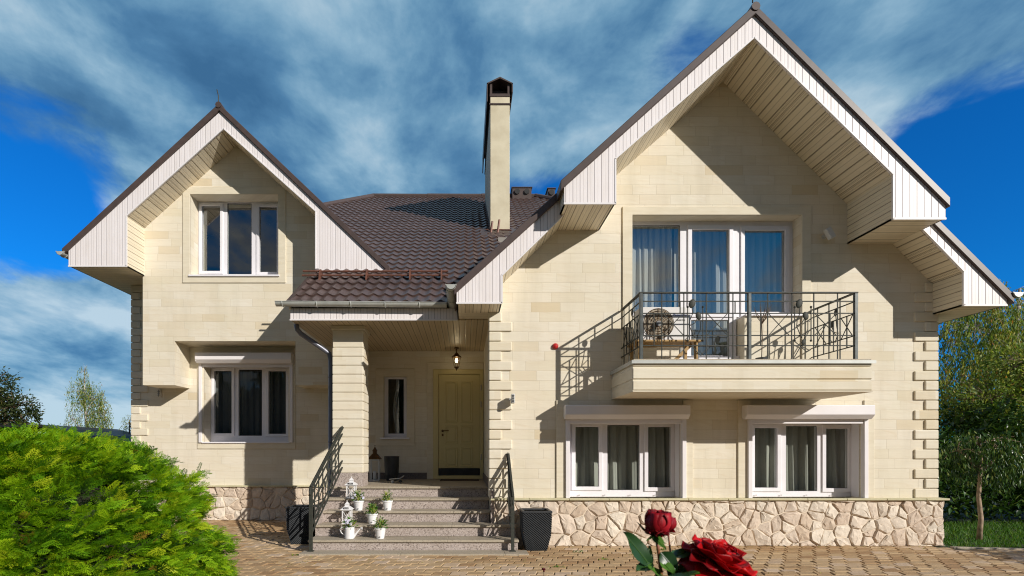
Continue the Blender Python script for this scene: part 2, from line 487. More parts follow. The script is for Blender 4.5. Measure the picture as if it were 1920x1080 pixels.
# ------------------------------------------------------------------ mesh helpers
class MB:
    def __init__(self):
        self.v, self.f, self.m, self.t, self.p = [], [], [], [], []
        self.mi = 0
        self.tint = 0.5

    def add(self, verts, faces):
        o = len(self.v)
        self.p.append((o, len(self.f), len(verts), len(faces)))
        self.v += [tuple(p) for p in verts]
        self.t += [self.tint] * len(verts)
        for f in faces:
            self.f.append([o + i for i in f]); self.m.append(self.mi)

    def box(self, x0, x1, y0, y1, z0, z1):
        self.add([(x, y, z) for x in (x0, x1) for y in (y0, y1) for z in (z0, z1)],
                 [(0, 1, 3, 2), (4, 6, 7, 5), (0, 4, 5, 1), (2, 3, 7, 6), (0, 2, 6, 4), (1, 5, 7, 3)])

    def obox(self, c, ax, ay, az):
        """box from centre and three half-axis vectors"""
        c, ax, ay, az = map(Vector, (c, ax, ay, az))
        vs = [c + sx * ax + sy * ay + sz * az for sx in (-1, 1) for sy in (-1, 1) for sz in (-1, 1)]
        self.add(vs, [(0, 1, 3, 2), (4, 6, 7, 5), (0, 4, 5, 1), (2, 3, 7, 6), (0, 2, 6, 4), (1, 5, 7, 3)])

    def bar(self, a, b, w, h=None):
        """square bar between two points"""
        a, b = Vector(a), Vector(b)
        h = h or w
        d = (b - a)
        if d.length < 1e-6:
            return
        dn = d.normalized()
        up = Vector((0, 1, 0)) if abs(dn.y) < 0.9 else Vector((0, 0, 1))
        s = dn.cross(up).normalized()
        t = s.cross(dn).normalized()
        self.obox((a + b) / 2, d / 2, s * w / 2, t * h / 2)

    def tube(self, pts, r, n=8, cap=True):
        pts = [Vector(p) for p in pts]
        rs = r if isinstance(r, (list, tuple)) else [r] * len(pts)
        rings = []
        prev = None
        for i, p in enumerate(pts):
            d = (pts[min(i + 1, len(pts) - 1)] - pts[max(i - 1, 0)])
            d = d.normalized() if d.length > 1e-9 else Vector((0, 0, 1))
            if prev is None:
                up = Vector((0, 0, 1)) if abs(d.z) < 0.9 else Vector((1, 0, 0))
                s = d.cross(up).normalized()
            else:
                s = (prev - d * prev.dot(d))
                s = s.normalized() if s.length > 1e-6 else d.orthogonal().normalized()
            prev = s
            t = d.cross(s)
            rings.append([p + (s * math.cos(a) + t * math.sin(a)) * rs[i] for a in [2 * math.pi * k / n for k in range(n)]])
        vs = [q for ring in rings for q in ring]
        fs = []
        for i in range(len(rings) - 1):
            for k in range(n):
                fs.append((i * n + k, i * n + (k + 1) % n, (i + 1) * n + (k + 1) % n, (i + 1) * n + k))
        if cap:
            fs.append(tuple(range(n - 1, -1, -1)))
            fs.append(tuple((len(rings) - 1) * n + k for k in range(n)))
        self.add(vs, fs)

    def lathe(self, c, prof, n=20, rot=None):
        c = Vector(c)
        vs, fs = [], []
        for (r, z) in prof:
            for k in range(n):
                a = 2 * math.pi * k / n
                p = Vector((r * math.cos(a), r * math.sin(a), z))
                if rot:
                    p = rot @ p
                vs.append(c + p)
        for i in range(len(prof) - 1):
            for k in range(n):
                fs.append((i * n + k, i * n + (k + 1) % n, (i + 1) * n + (k + 1) % n, (i + 1) * n + k))
        self.add(vs, fs)

    def ball(self, c, r, n=10, sc=(1, 1, 1), rot=None):
        prof = [(max(1e-4, math.sin(math.pi * i / n)), -math.cos(math.pi * i / n)) for i in range(n + 1)]
        vs, fs = [], []
        k2 = n * 2
        for (rr, z) in prof:
            for k in range(k2):
                a = 2 * math.pi * k / k2
                p = Vector((rr * math.cos(a) * r * sc[0], rr * math.sin(a) * r * sc[1], z * r * sc[2]))
                if rot:
                    p = rot @ p
                vs.append(Vector(c) + p)
        for i in range(n):
            for k in range(k2):
                fs.append((i * k2 + k, i * k2 + (k + 1) % k2, (i + 1) * k2 + (k + 1) % k2, (i + 1) * k2 + k))
        self.add(vs, fs)

    def prism(self, loops, axis, a, b):
        """extrude a polygon (with holes) along an axis: 'Y' loops are (x,z), 'X' loops are (y,z), 'Z' loops are (x,y)"""
        def mp(p, t):
            if axis == 'Y': return (p[0], t, p[1])
            if axis == 'X': return (t, p[0], p[1])
            return (p[0], p[1], t)
        tris = tessellate_polygon([[Vector((p[0], p[1], 0)) for p in L] for L in loops])
        flat = [p for L in loops for p in L]
        n = len(flat)
        vs = [mp(p, a) for p in flat] + [mp(p, b) for p in flat]
        fs = [tuple(t) for t in tris] + [tuple(i + n for i in reversed(t)) for t in tris]
        o = 0
        for L in loops:
            k = len(L)
            for i in range(k):
                j = (i + 1) % k
                fs.append((o + i, o + j, o + j + n, o + i + n))
            o += k
        self.add(vs, fs)

    def grid(self, fn, nu, nv):
        vs = [fn(i / nu, j / nv) for j in range(nv + 1) for i in range(nu + 1)]
        fs = [(j * (nu + 1) + i, j * (nu + 1) + i + 1, (j + 1) * (nu + 1) + i + 1, (j + 1) * (nu + 1) + i) for j in range(nv) for i in range(nu)]
        self.add(vs, fs)

    def each(self, name, mats, parent=None, **kw):
        """one object for every piece that was added"""
        out_ = []
        for (vo_, fo_, nv, nf) in self.p:
            q = MB(); q.v = self.v[vo_:vo_ + nv]; q.t = self.t[vo_:vo_ + nv]
            q.f = [[i - vo_ for i in f] for f in self.f[fo_:fo_ + nf]]; q.m = self.m[fo_:fo_ + nf]
            out_.append(q.build(name, mats, parent, **kw))
        return out_

    def build(self, name, mats, parent=None, smooth=False, bevel=0, recalc=True, tint=False, origin=None, seg=1):
        me = bpy.data.meshes.new(name)
        me.from_pydata(self.v, [], self.f)
        if not isinstance(mats, (list, tuple)):
            mats = [mats]
        for mt in mats:
            me.materials.append(mt)
        if len(mats) > 1:
            me.polygons.foreach_set('material_index', self.m)
        if tint:
            at = me.attributes.new('tint', 'FLOAT', 'POINT')
            at.data.foreach_set('value', self.t)
        if recalc:
            bm = bmesh.new(); bm.from_mesh(me)
            bmesh.ops.recalc_face_normals(bm, faces=bm.faces)
            bm.to_mesh(me); bm.free()
        if smooth:
            me.polygons.foreach_set('use_smooth', [True] * len(me.polygons))
        me.update()
        o = bpy.data.objects.new(name, me)
        COL.objects.link(o)
        if origin is not None:
            me.transform(Matrix.Translation(-Vector(origin)))
            o.location = origin
        if parent is not None:
            o.parent = parent
            if origin is None:
                o.matrix_parent_inverse = Matrix.Translation(wloc(parent)).inverted()
            else:
                o.location = Vector(origin) - wloc(parent)
        if bevel:
            md = o.modifiers.new('edge', 'BEVEL')
            md.width = bevel; md.segments = seg; md.limit_method = 'ANGLE'; md.angle_limit = R(35)
        return o


def wloc(o):
    """world location, all objects here being unrotated when they are parents"""
    if o.parent is None:
        return Vector(o.location)
    return wloc(o.parent) + o.matrix_parent_inverse.translation + Vector(o.location)


def empty(name, loc=(0, 0, 0)):
    e = bpy.data.objects.new(name, None)
    e.empty_display_size = 0.2
    e.location = loc
    COL.objects.link(e)
    return e


def tag(o, label=None, cat=None, group=None, kind=None):
    if label: o['label'] = label
    if cat: o['category'] = cat
    if group: o['group'] = group
    if kind: o['kind'] = kind
    return o


def copy_tree(o, parent=None):
    c = o.copy(); COL.objects.link(c)
    if parent is not None: c.parent = parent
    for ch in [x for x in bpy.data.objects if x.parent == o]:
        copy_tree(ch, c)
    return c


def scatter(name, tmpls, loc, rot, scale, tint, mat, parent=None):
    """many copies of small leaf shapes joined in one mesh; rot is N x 3 x 3"""
    N = len(loc)
    pick = RNG.integers(0, len(tmpls), N)
    Vs, Fs, Ts = [], [], []
    off = 0
    for k, (tv, tf) in enumerate(tmpls):
        idx = np.where(pick == k)[0]
        if len(idx) == 0: continue
        tv = np.asarray(tv, float); tf = np.asarray(tf, int)
        vv = np.einsum('nij,vj->nvi', rot[idx], tv) * scale[idx][:, None, None] + loc[idx][:, None, :]
        ff = tf[None, :, :] + (np.arange(len(idx)) * len(tv))[:, None, None] + off
        Vs.append(vv.reshape(-1, 3)); Fs.append(ff.reshape(-1, tf.shape[1]))
        Ts.append(np.repeat(tint[idx], len(tv)))
        off += len(idx) * len(tv)
    V = np.concatenate(Vs); F = np.concatenate(Fs); T = np.concatenate(Ts)
    me = bpy.data.meshes.new(name)
    k = F.shape[1]
    me.vertices.add(len(V)); me.vertices.foreach_set('co', V.astype(np.float32).ravel())
    me.loops.add(F.size); me.loops.foreach_set('vertex_index', F.ravel().astype(np.int32))
    me.polygons.add(len(F)); me.polygons.foreach_set('loop_start', (np.arange(len(F)) * k).astype(np.int32))
    me.update(calc_edges=True)
    at = me.attributes.new('tint', 'FLOAT', 'POINT'); at.data.foreach_set('value', T.astype(np.float32))
    me.materials.append(mat)
    o = bpy.data.objects.new(name, me); COL.objects.link(o)
    if parent is not None:
        o.parent = parent
        o.matrix_parent_inverse = Matrix.Translation(wloc(parent)).inverted()
    return o


def frames(fwd, roll=None):
    """rotation matrices with local +Y along fwd"""
    f = fwd / np.linalg.norm(fwd, axis=1, keepdims=True)
    up = np.tile(np.array([0, 0, 1.0]), (len(f), 1))
    up[np.abs(f[:, 2]) > 0.95] = (1, 0, 0)
    s = np.cross(f, up); s /= np.linalg.norm(s, axis=1, keepdims=True)
    t = np.cross(s, f)
    if roll is not None:
        c, q = np.cos(roll)[:, None], np.sin(roll)[:, None]
        s, t = s * c + t * q, t * c - s * q
    return np.stack([s, f, t], axis=2)


def rand_dirs(n):
    v = RNG.normal(size=(n, 3)); return v / np.linalg.norm(v, axis=1, keepdims=True)


def text(name, body, size, mat, loc, parent, rot=(R(90), 0, 0), extrude=0.0006):
    c = bpy.data.curves.new(name, 'FONT')
    c.body = body; c.size = size; c.extrude = extrude; c.align_x = 'CENTER'; c.align_y = 'CENTER'
    c.materials.append(mat)
    tmp = bpy.data.objects.new(name + '_outline', c); COL.objects.link(tmp)
    bpy.context.view_layer.update()
    me = bpy.data.meshes.new_from_object(tmp.evaluated_get(bpy.context.evaluated_depsgraph_get()))
    bpy.data.objects.remove(tmp)
    o = bpy.data.objects.new(name, me); COL.objects.link(o)
    o.rotation_euler = rot
    o.parent = parent
    o.location = Vector(loc) - wloc(parent)
    return o


# ================================================================== the ground
g = MB(); g.prism([[(-400, -300), (400, -300), (400, 700), (-400, 700)]], 'Z', -0.5, -0.03)
tag(g.build('lawn_ground', M['soil_lawn']), kind='structure')
LAWN_X, LAWN_Y = 7.32, 8.35


def lawn_edge(x):
    """y of the kerb between paving and lawn, right of the house"""
    return 8.28 - 0.16 * (x - 7.3)


g = MB(); g.prism([[(-14, 0.5), (14, 0.5), (14, lawn_edge(14)), (7.3, lawn_edge(7.3)), (7.3, 11.7), (-14, 11.7)]], 'Z', -0.2, -0.012)
tag(g.build('paving_bed', M['joint']), kind='structure')
g = MB()
PW, PD = 0.205, 0.165
for r_ in range(int((11.9 - 3.0) / PD)):
    y0 = 3.0 + r_ * PD
    for c_ in range(int(19 / PW)):
        x0 = -9.3 + c_ * PW + (PW / 2 if r_ % 2 else 0)
        xc, yc = x0 + PW / 2, y0 + PD / 2
        if yc > 8.5 and 0.42 < xc < 7.2: continue
        if xc > 7.2 and yc > lawn_edge(xc) - 0.12: continue
        if -2.2 < xc < 0.75 and yc > 8.0: continue
        if xc < -2.4 and yc < 4.5: continue
        g.tint = min(1, max(0, random.gauss(0.5 + 0.25 * math.sin(xc * 1.3 + yc * 2.1), 0.27)))
        gp = 0.006
        sk = 0.016
        h = random.uniform(-0.003, 0.003)
        tx, ty = random.uniform(-0.006, 0.006), random.uniform(-0.008, 0.008)
        def q(ix, iy, ins):
            # slanted head joints, slightly wavy long joints
            X = x0 + (gp + ins if ix == 0 else PW - gp - ins) + (sk if iy else -sk)
            Yy = y0 + (gp + ins if iy == 0 else PD - gp - ins)
            return X, Yy
        vs = []
        for (ins, z) in ((0, -0.03), (0, -0.006), (0.007, 0.0)):
            for ix, iy in ((0, 0), (1, 0), (1, 1), (0, 1)):
                X, Yy = q(ix, iy, ins)
                vs.append((X, Yy, z + h + (tx * (X - xc) + ty * (Yy - yc)) * 8 * (z > -0.02)))
        fs = [(8, 9, 10, 11)]
        for L in (0, 4):
            for k in range(4):
                fs.append((L + k, L + (k + 1) % 4, L + 4 + (k + 1) % 4, L + 4 + k))
        g.add(vs, fs)
tag(g.build('paving', M['paver'], tint=True, recalc=False), kind='structure')
g = MB(); g.prism([[(7.25, lawn_edge(7.25) - 0.06), (14, lawn_edge(14) - 0.06), (14, lawn_edge(14) + 0.02), (7.25, lawn_edge(7.25) + 0.02)]], 'Z', -0.1, 0.018)
tag(g.build('lawn_kerb', M['tread'], bevel=0.01), kind='structure')

# ================================================================== the house
YR, YL, YB = 8.5, 11.65, 11.05            # wall planes: right wing, left lower wall and porch back, left upper bay
house = empty('stone_house', (0.392, 8.5, 0))
tag(house, 'two storey house clad in cream stone with two gables, brown tile roof and balcony', 'house')


def rz(x):       # roof top of the right wing
    return 3.80 + .905 * (x + .16) if x < 3.95 else 7.52 - .992 * (x - 3.95)


def zl(x):       # roof top of the left gable
    return 5.25 + .925 * (x + 7.58) if x < -4.63 else 7.98 - .954 * (x + 4.63)


def main_z(y):   # roof plane over the porch
    return 3.79 + .63 * (y - 8.8)


def rect(x0, x1, z0, z1):
    return [(x0, z0), (x1, z0), (x1, z1), (x0, z1)]


# ---- walls
W1 = (PX(1067, YR), PX(1277, YR), 0.70, 1.95)
W2 = (PX(1407, YR), PX(1616, YR), 0.70, 1.95)
BX0, BX1, BZ0, BZ1 = PX(1185, YR), PX(1502, YR), PZ(592, YR), PZ(404, YR)
DX0, DX1, DZ0 = PX(1273, YR), PX(1396, YR), 2.64
mb = MB()
mb.prism([[(.392, .0), (7.21, .0), (7.21, rz(7.21) - .13), (3.95, 7.37), (.392, rz(.392) - .13)], rect(*W1), rect(*W2),
          [(BX0, BZ0), (DX0, BZ0), (DX0, DZ0), (DX1, DZ0), (DX1, BZ0), (BX1, BZ0), (BX1, BZ1), (BX0, BZ1)]], 'Y', YR, YR + .38)
mb.build('wing_wall', M['stone'], house)
mb = MB(); mb.box(.392, .75, YR + .38, 12.0, 0, 4.15); mb.box(6.85, 7.21, YR + .38, 17, 0, 4.1); mb.each('side_wall', M['stone'], house)
# lower left wall and porch back wall, in one plane
LW = (PX(383, YL), PX(541.5, YL), PZ(829, YL), PZ(680, YL))
PWN = (PX(719.5, YL), PX(762.5, YL), PZ(821, YL), PZ(706, YL))
DR = (-.60, .35, .86, 3.10)
mb = MB()
mb.prism([[(-6.98, 0), (.392, 0), (.392, 4.2), (-2.3, 4.2), (-2.3, 3.75), (-6.42, 3.75), (-6.42, 5.0), (-6.98, 5.0)], rect(*LW), rect(*PWN), rect(*DR)], 'Y', YL, YL + .38)
mb.build('back_wall', M['stone'], house)
mb = MB(); mb.box(-6.98, -6.6, YL + .38, 20, 0, 5.0); mb.box(-6.98, 7.21, 20, 20.3, 0, 8.6); mb.each('side_wall', M['stone'], house)
# upper left bay with the notch over the lower window
UW = (PX(357, YB), PX(522, YB), PZ(516.5, YB), PZ(365, YB))
mb = MB()
mb.prism([[(-6.42, 2.757), (PX(327.6, YB), 2.757), (PX(327.6, YB), 3.634), (PX(554, YB), 3.634), (PX(554, YB), 2.757), (-2.32, 2.757),
           (-2.32, zl(-2.32) - .13), (-4.63, 7.84), (-6.42, zl(-6.42) - .13)], rect(*UW)], 'Y', YB, YL - .003)
mb.build('bay_wall', M['stone'], house)

# ---- floors inside (seen through the glass)
mb = MB(); mb.box(.75, 6.85, 8.9, 17, .5, .68); mb.box(.75, 6.85, 8.9, 17, 2.5, 2.63); mb.box(-6.6, .392, 12.05, 17, .5, .68); mb.box(-6.6, .392, 11.7, 17, 4.2, 4.32)
mb.each('interior_floor', M['floorwood'], house)
mb = MB(); mb.box(.75, 6.85, 12.6, 12.7, .7, 6.3); mb.box(-6.6, .39, 15.6, 15.7, .7, 6.3); mb.box(3.8, 3.9, 9.2, 12.6, .7, 2.5)
mb.each('interior_wall', M['room'], house)

# ---- quoins
def quoins(x_edge, sgn, w_wide, w_narrow, yf, z0, z1, odd, depth=.25):
    q = MB(); k = 0
    z = z0
    while z < z1:
        w_ = w_wide if (k % 2 == odd) else w_narrow
        xa, xb = x_edge - sgn * .028, x_edge + sgn * w_
        q.box(min(xa, xb), max(xa, xb), yf - .028, yf + (w_wide + w_narrow - w_), z + .004, z + .146)
        z += .15; k += 1
    return q


quoins(.392, 1, .325, .165, YR, .72, 3.5, 1).build('corner_quoins', M['stone_block'], house, bevel=.014, seg=2)
quoins(7.21, -1, .335, .175, YR, .72, 3.9, 0).build('corner_quoins', M['stone_block'], house, bevel=.014, seg=2)
quoins(-6.98, 1, .33, .17, YL, .72, 4.9, 1).build('corner_quoins', M['stone_block'], house, bevel=.014, seg=2)


# ---- rubble stone plinth: stones cut from a jittered Voronoi pattern
def clip_poly(poly, px, pz, nx, nz):
    out = []
    for i in range(len(poly)):
        a, b_ = poly[i], poly[(i + 1) % len(poly)]
        da = (a[0] - px) * nx + (a[1] - pz) * nz
        db = (b_[0] - px) * nx + (b_[1] - pz) * nz
        if da <= 0: out.append(a)
        if (da < 0 < db) or (db < 0 < da):
            t = da / (da - db); out.append((a[0] + (b_[0] - a[0]) * t, a[1] + (b_[1] - a[1]) * t))
    return out


def rubble(name, x0, x1, z0, z1, y, cell=.25, axis='Y'):
    sites = []
    nx, nz = int((x1 - x0) / cell) + 1, max(2, int((z1 - z0) / (cell * .85)))
    for i in range(-1, nx + 1):
        for j in range(-1, nz + 1):
            for _ in range(1 if random.random() < .72 else 2):
                sites.append((x0 + (i + .5 + random.uniform(-.48, .48)) * (x1 - x0) / nx, z0 + (j + .5 + random.uniform(-.45, .45)) * (z1 - z0) / nz))
    mbk = MB()
    mbk.mi = 1
    mbk.box(x0, x1, y, y + .1, z0, z1) if axis == 'Y' else mbk.box(y - .1, y, x0, x1, z0, z1)
    mbk.mi = 0
    def W_(x, z, d):
        return (x, y - d, z) if axis == 'Y' else (y + d, x, z)
    for (sx, sz) in sites:
        poly = [(x0, z0), (x1, z0), (x1, z1), (x0, z1)]
        for (tx, tz) in sites:
            if (tx, tz) == (sx, sz): continue
            dd = math.hypot(tx - sx, tz - sz)
            if dd > cell * 3: continue
            nx_, nz_ = (tx - sx) / dd, (tz - sz) / dd
            poly = clip_poly(poly, (tx + sx) / 2 - nx_ * .0065, (tz + sz) / 2 - nz_ * .0065, nx_, nz_)
            if len(poly) < 3: break
        if len(poly) < 3: continue
        cx = sum(p[0] for p in poly) / len(poly); cz = sum(p[1] for p in poly) / len(poly)
        # resample the outline so it can be rough
        pts = []
        for i in range(len(poly)):
            a, b_ = poly[i], poly[(i + 1) % len(poly)]
            L = math.hypot(b_[0] - a[0], b_[1] - a[1]); k = max(1, int(L / .055))
            for t in range(k):
                f = t / k
                pts.append((a[0] + (b_[0] - a[0]) * f, a[1] + (b_[1] - a[1]) * f))
        n_ = len(pts)
        if n_ < 3: continue
        mbk.tint = random.random()
        d0 = random.uniform(.010, .030)
        ax, az = random.uniform(-.16, .16), random.uniform(-.16, .16)
        vs, fs = [], []
        ph = random.uniform(0, 6)
        def rg(p, s, d, j):
            jx, jz = random.uniform(-j, j), random.uniform(-j, j)
            X, Z = cx + (p[0] - cx) * s + jx, cz + (p[1] - cz) * s + jz
            X = min(max(X, x0), x1); Z = min(max(Z, z0), z1)
            return W_(X, Z, d + (ax * (X - cx) + az * (Z - cz)) * min(1, d / .02))
        for (s, d, j) in ((1.0, -.004, .003), (.97, d0 * .62, .004), (.86, d0 + random.uniform(-.002, .004), .009), (.52, d0 + .006, .018)):
            for p in pts:
                vs.append(rg(p, s, d + (random.uniform(-.005, .006) if s < .95 else 0), j))
        vs.append(W_(cx, cz, d0 + random.uniform(0, .014)))
        for L in range(3):
            for k in range(n_):
                fs.append((L * n_ + k, L * n_ + (k + 1) % n_, (L + 1) * n_ + (k + 1) % n_, (L + 1) * n_ + k))
        for k in range(n_):
            fs.append((3 * n_ + k, 3 * n_ + (k + 1) % n_, 4 * n_))
        mbk.add(vs, fs)
    return mbk


ZP = .695
rubble('p', .44, 7.27, 0, ZP, YR - .06, .205).build('rubble_plinth', [M['rubble'], M['mortar']], house, tint=True, recalc=False)
rubble('p', YR - .05, 12, 0, ZP, 7.27, .23, 'X').build('rubble_plinth', [M['rubble'], M['mortar']], house, tint=True, recalc=False)
rubble('p', -7.02, -2.2, 0, ZP, YL - .06, .205).build('rubble_plinth', [M['rubble'], M['mortar']], house, tint=True, recalc=False)
mb = MB()
x = .375
while x < 7.3:
    x2 = min(x + .6, 7.33)
    mb.box(x + .0015, x2 - .0015, YR - .125, YR + .01, ZP, ZP + .03); x = x2
mb.box(7.2, 7.33, YR + .012, 12, ZP, ZP + .03)
mb.build('plinth_ledge', M['ledge'], house, bevel=.006)
mb = MB()
x = -7.06
while x < -2.2:
    x2 = x + .6
    mb.box(x + .0015, x2 - .0015, YL - .12, YL + .01, ZP, ZP + .03); x = x2
mb.build('plinth_ledge', M['ledge'], house, bevel=.006)

# ---- stone trim round the openings
mb = MB()
def ring(x0, x1, z0, z1, wd, y, top=True, bottom=True, d=.02):
    if top and bottom:
        mb.prism([rect(x0 - wd, x1 + wd, z0 - wd, z1 + wd), rect(x0, x1, z0, z1)], 'Y', y - d, y + .01)
ring(*UW, .15, YB); ring(LW[0] - .0, LW[1] + .0, LW[2], LW[3] + .0, .14, YL)
ring(*PWN, .17, YL)
mb.prism([[(-.80, .86), (-.66, .86), (-.66, 3.16), (.385, 3.16), (.385, 3.30), (-.80, 3.30)]], 'Y', YL - .02, YL + .01)
for (x0, x1, z0, z1) in (W1, W2):
    mb.box(x0 - .20, x0 - .005, YR - .025, YR + .01, ZP + .03, 2.22); mb.box(x1 + .02, x1 + .175, YR - .025, YR + .01, ZP + .03, 2.22)
mb.prism([[(BX0 - .15, 2.66), (BX0, 2.66), (BX0, BZ1), (BX1, BZ1), (BX1, 2.66), (BX1 + .14, 2.66), (BX1 + .14, BZ1 + .13), (BX0 - .15, BZ1 + .13)]], 'Y', YR - .025, YR + .01)
mb.each('stone_trim', M['trim'], house, bevel=.005)


# ---- gables
def sheet(mbx, p, q, y0, y1, off=(0, .02)):
    mbx.prism([[p, q, (q[0] + off[0], q[1] + off[1]), (p[0] + off[0], p[1] + off[1])]], 'Y', y0, y1)


def slab(pts, y0, y1, t=.13):
    s_ = MB(); s_.prism([pts + [(x, z - t) for x, z in reversed(pts)]], 'Y', y0, y1); return s_


roof = slab([(-7.58, 5.25), (-4.63, 7.98), (-1.42, zl(-1.42))], 10.42, 16).build('gable_roof', M['brown'], house, bevel=.008)
rw = slab([(-.16, 3.80), (3.95, 7.52), (7.83, 3.67)], 7.90, 15.5)
rw.prism([[(1.30, rz(1.30)), (3.95, 7.52), (6.60, rz(6.60)), (6.60, rz(6.60) - .13), (3.95, 7.39), (1.30, rz(1.30) - .13)]], 'Y', 7.54, 7.903)
roof_r = rw.build('gable_roof', M['brown'], house, bevel=.008)
for (o_, ax, az, y0, y1) in ((roof, -4.63, 7.98, 10.36, 15.3), (roof_r, 3.95, 7.52, 7.48, 14.8)):
    mb = MB(); mb.tube([(ax, y0 + .045, az - .035), (ax, y1, az - .035)], .058, 12)
    mb.build('ridge_cap', M['brown'], o_, smooth=False)
    mb = MB(); mb.tube([(ax - .02, y0 + .1, az + .05), (ax - .02, y0 + .1, az + .16), (ax - .05, y0 + .1, az + .28)], .009, 6)
    mb.build('lightning_rod', M['iron'], o_)

mb = MB()
mb.prism([[(-7.477, 5.24), (-4.6, 7.86), (-1.51, 4.90), (-1.51, 4.856), (-2.815, 4.856), (-2.815, 5.965), (-4.555, 7.526), (-6.39, 5.874), (-6.39, 4.93), (-7.477, 4.93)]], 'Y', 10.46, 10.5)
mb.build('gable_fascia', M['fascia'], house)
mb = MB()
mb.prism([[(1.356, 4.826), (1.356, 5.08), (3.95, 7.43), (6.567, 4.83), (6.567, 4.618), (5.857, 4.618), (5.857, 5.223), (3.952, 7.096), (2.055, 5.438), (2.055, 4.826)]], 'Y', 7.58, 7.62)
mb.prism([[(-.12, 3.562), (-.12, 3.73), (1.45, 5.15), (1.45, 4.86), (.53, 3.96), (.525, 3.562)]], 'Y', 7.94, 7.98)
mb.prism([[(6.4, 4.97), (7.757, 3.62), (7.757, 3.53), (7.146, 3.53), (7.146, 4.013), (6.4, 4.78)]], 'Y', 7.94, 7.98)
mb.each('gable_fascia', M['fascia'], house)
# corner trims of the white boxes
mb = MB()
for (x0, x1, z, y) in ((-7.477, -6.39, 4.93, 10.46), (-2.815, -1.51, 4.856, 10.46), (1.356, 2.055, 4.826, 7.58), (5.857, 6.567, 4.618, 7.58), (-.12, .525, 3.562, 7.94), (7.146, 7.757, 3.53, 7.94)):
    mb.box(x0 - .006, x1 + .006, y - .006, y + .02, z - .012, z + .012)
for (x0, z0, z1, y) in ((-6.39, 4.93, 5.874, 10.46), (-2.815, 4.856, 5.965, 10.46), (2.055, 4.826, 5.438, 7.58), (5.857, 4.618, 5.223, 7.58), (.527, 3.562, 3.96, 7.94), (7.146, 3.53, 4.01, 7.94)):
    mb.box(x0 - .012, x0 + .012, y - .006, y + .02, z0, z1)
for (a, b_, y) in (((-6.39, 5.874), (-4.555, 7.526), 10.46), ((-4.555, 7.526), (-2.815, 5.965), 10.46), ((2.055, 5.438), (3.952, 7.096), 7.58), ((3.952, 7.096), (5.857, 5.223), 7.58),
                   ((.53, 3.96), (1.356, 4.77), 7.94), ((6.5, 4.68), (7.146, 4.013), 7.94)):
    mb.bar((a[0], y, a[1]), (b_[0], y, b_[1]), .02, .02)
mb.each('fascia_trim', M['shutter'], house)

so = MB()
sheet(so, (-6.39, 5.874), (-4.555, 7.526), 10.5, YB + .005); sheet(so, (-4.555, 7.526), (-2.815, 5.965), 10.5, YB + .005)
sheet(so, (2.055, 5.438), (3.952, 7.096), 7.62, YR + .005); sheet(so, (3.952, 7.096), (5.857, 5.223), 7.62, YR + .005)
sheet(so, (.53, 3.96), (1.40, 4.815), 7.98, YR + .005); sheet(so, (6.53, 4.635), (7.146, 4.013), 7.98, YR + .005)
so.each('gable_soffit', M['soffit_x'], house)
so = MB()
sheet(so, (1.356, 4.826), (2.055, 4.826), 7.62, YR + .005); sheet(so, (-.12, 3.562), (.527, 3.562), 7.98, YR + .005)
so.each('gable_soffit', M['soffit_x'], house)
so = MB()
sheet(so, (-7.477, 4.93), (-6.39, 4.93), 10.5, YL + .005); sheet(so, (-7.477, 4.93), (-6.97, 4.93), YL + .006, 16)
sheet(so, (-2.815, 4.856), (-1.51, 4.856), 10.5, YB + .2)
sheet(so, (5.857, 4.618), (6.567, 4.618), 7.62, YR + .005); sheet(so, (7.146, 3.53), (7.757, 3.53), 7.98, YR + .005); sheet(so, (7.2, 3.53), (7.757, 3.53), YR + .006, 16)
sheet(so, (-.12, 3.562), (.40, 3.562), YR + .006, 9.2)
so.each('eaves_soffit', M['soffit_y'], house)
so = MB()
so.box(-6.41, -6.39, 10.5, YB + .005, 4.93, 5.875); so.box(-2.815, -2.795, 10.5, YB + .005, 4.856, 5.965)
so.box(2.035, 2.055, 7.62, YR + .005, 4.826, 5.44); so.box(5.857, 5.877, 7.62, YR + .005, 4.618, 5.223)
so.box(.507, .527, 7.98, YR + .005, 3.562, 3.97); so.box(7.146, 7.166, 7.98, YR + .005, 3.53, 4.013)
so.box(-7.477, -7.457, 10.5, 16, 4.93, 5.22); so.box(7.737, 7.757, 7.98, 16, 3.53, 3.65); so.box(-.12, -.10, 7.98, 9.2, 3.562, 3.75)
so.box(-1.53, -1.51, 10.5, 10.9, 4.856, 4.9); so.box(6.547, 6.567, 7.62, 7.95, 4.618, 4.85); so.box(1.356, 1.376, 7.62, 7.95, 4.826, 5.07)
so.each('soffit_cheek', M['soffit_z'], house)


# ---- main tiled roof
def tiles(u0, u1, L, pos, keep, w_=.185, row=.35, sub=8):
    """pos(u, v, h) -> world point; keep(u, v) -> bool"""
    t = MB()
    n_ = int((u1 - u0) / w_ * sub)
    us = [u0 + i * w_ / sub for i in range(n_ + 1)]
    wave = [.030 * (1 - abs(math.sin(math.pi * (u - u0) / w_)) ** 1.5) for u in us]
    for r_ in range(int(L / row)):
        v0 = r_ * row
        segs = [(v0, 0.0), (v0, .028), (v0 + .10, .026), (v0 + row, .0)]
        idx = [i for i in range(n_) if keep(us[i], v0 + row / 2)]
        if not idx: continue
        jit = random.uniform(-.001, .002)
        i0, i1 = min(idx), max(idx)
        vs, fs = [], []
        for (vv, hh) in segs:
            for i in range(i0, i1 + 2):
                vs.append(pos(us[i], vv + (wave[i] * .6 if hh > 0 else wave[i] * .6), wave[i] + hh + jit))
        k = i1 + 2 - i0
        ok = set(idx)
        for s_ in range(3):
            for i in range(k - 1):
                if i0 + i in ok:
                    fs.append((s_ * k + i, s_ * k + i + 1, (s_ + 1) * k + i + 1, (s_ + 1) * k + i))
        t.add(vs, fs)
    return t


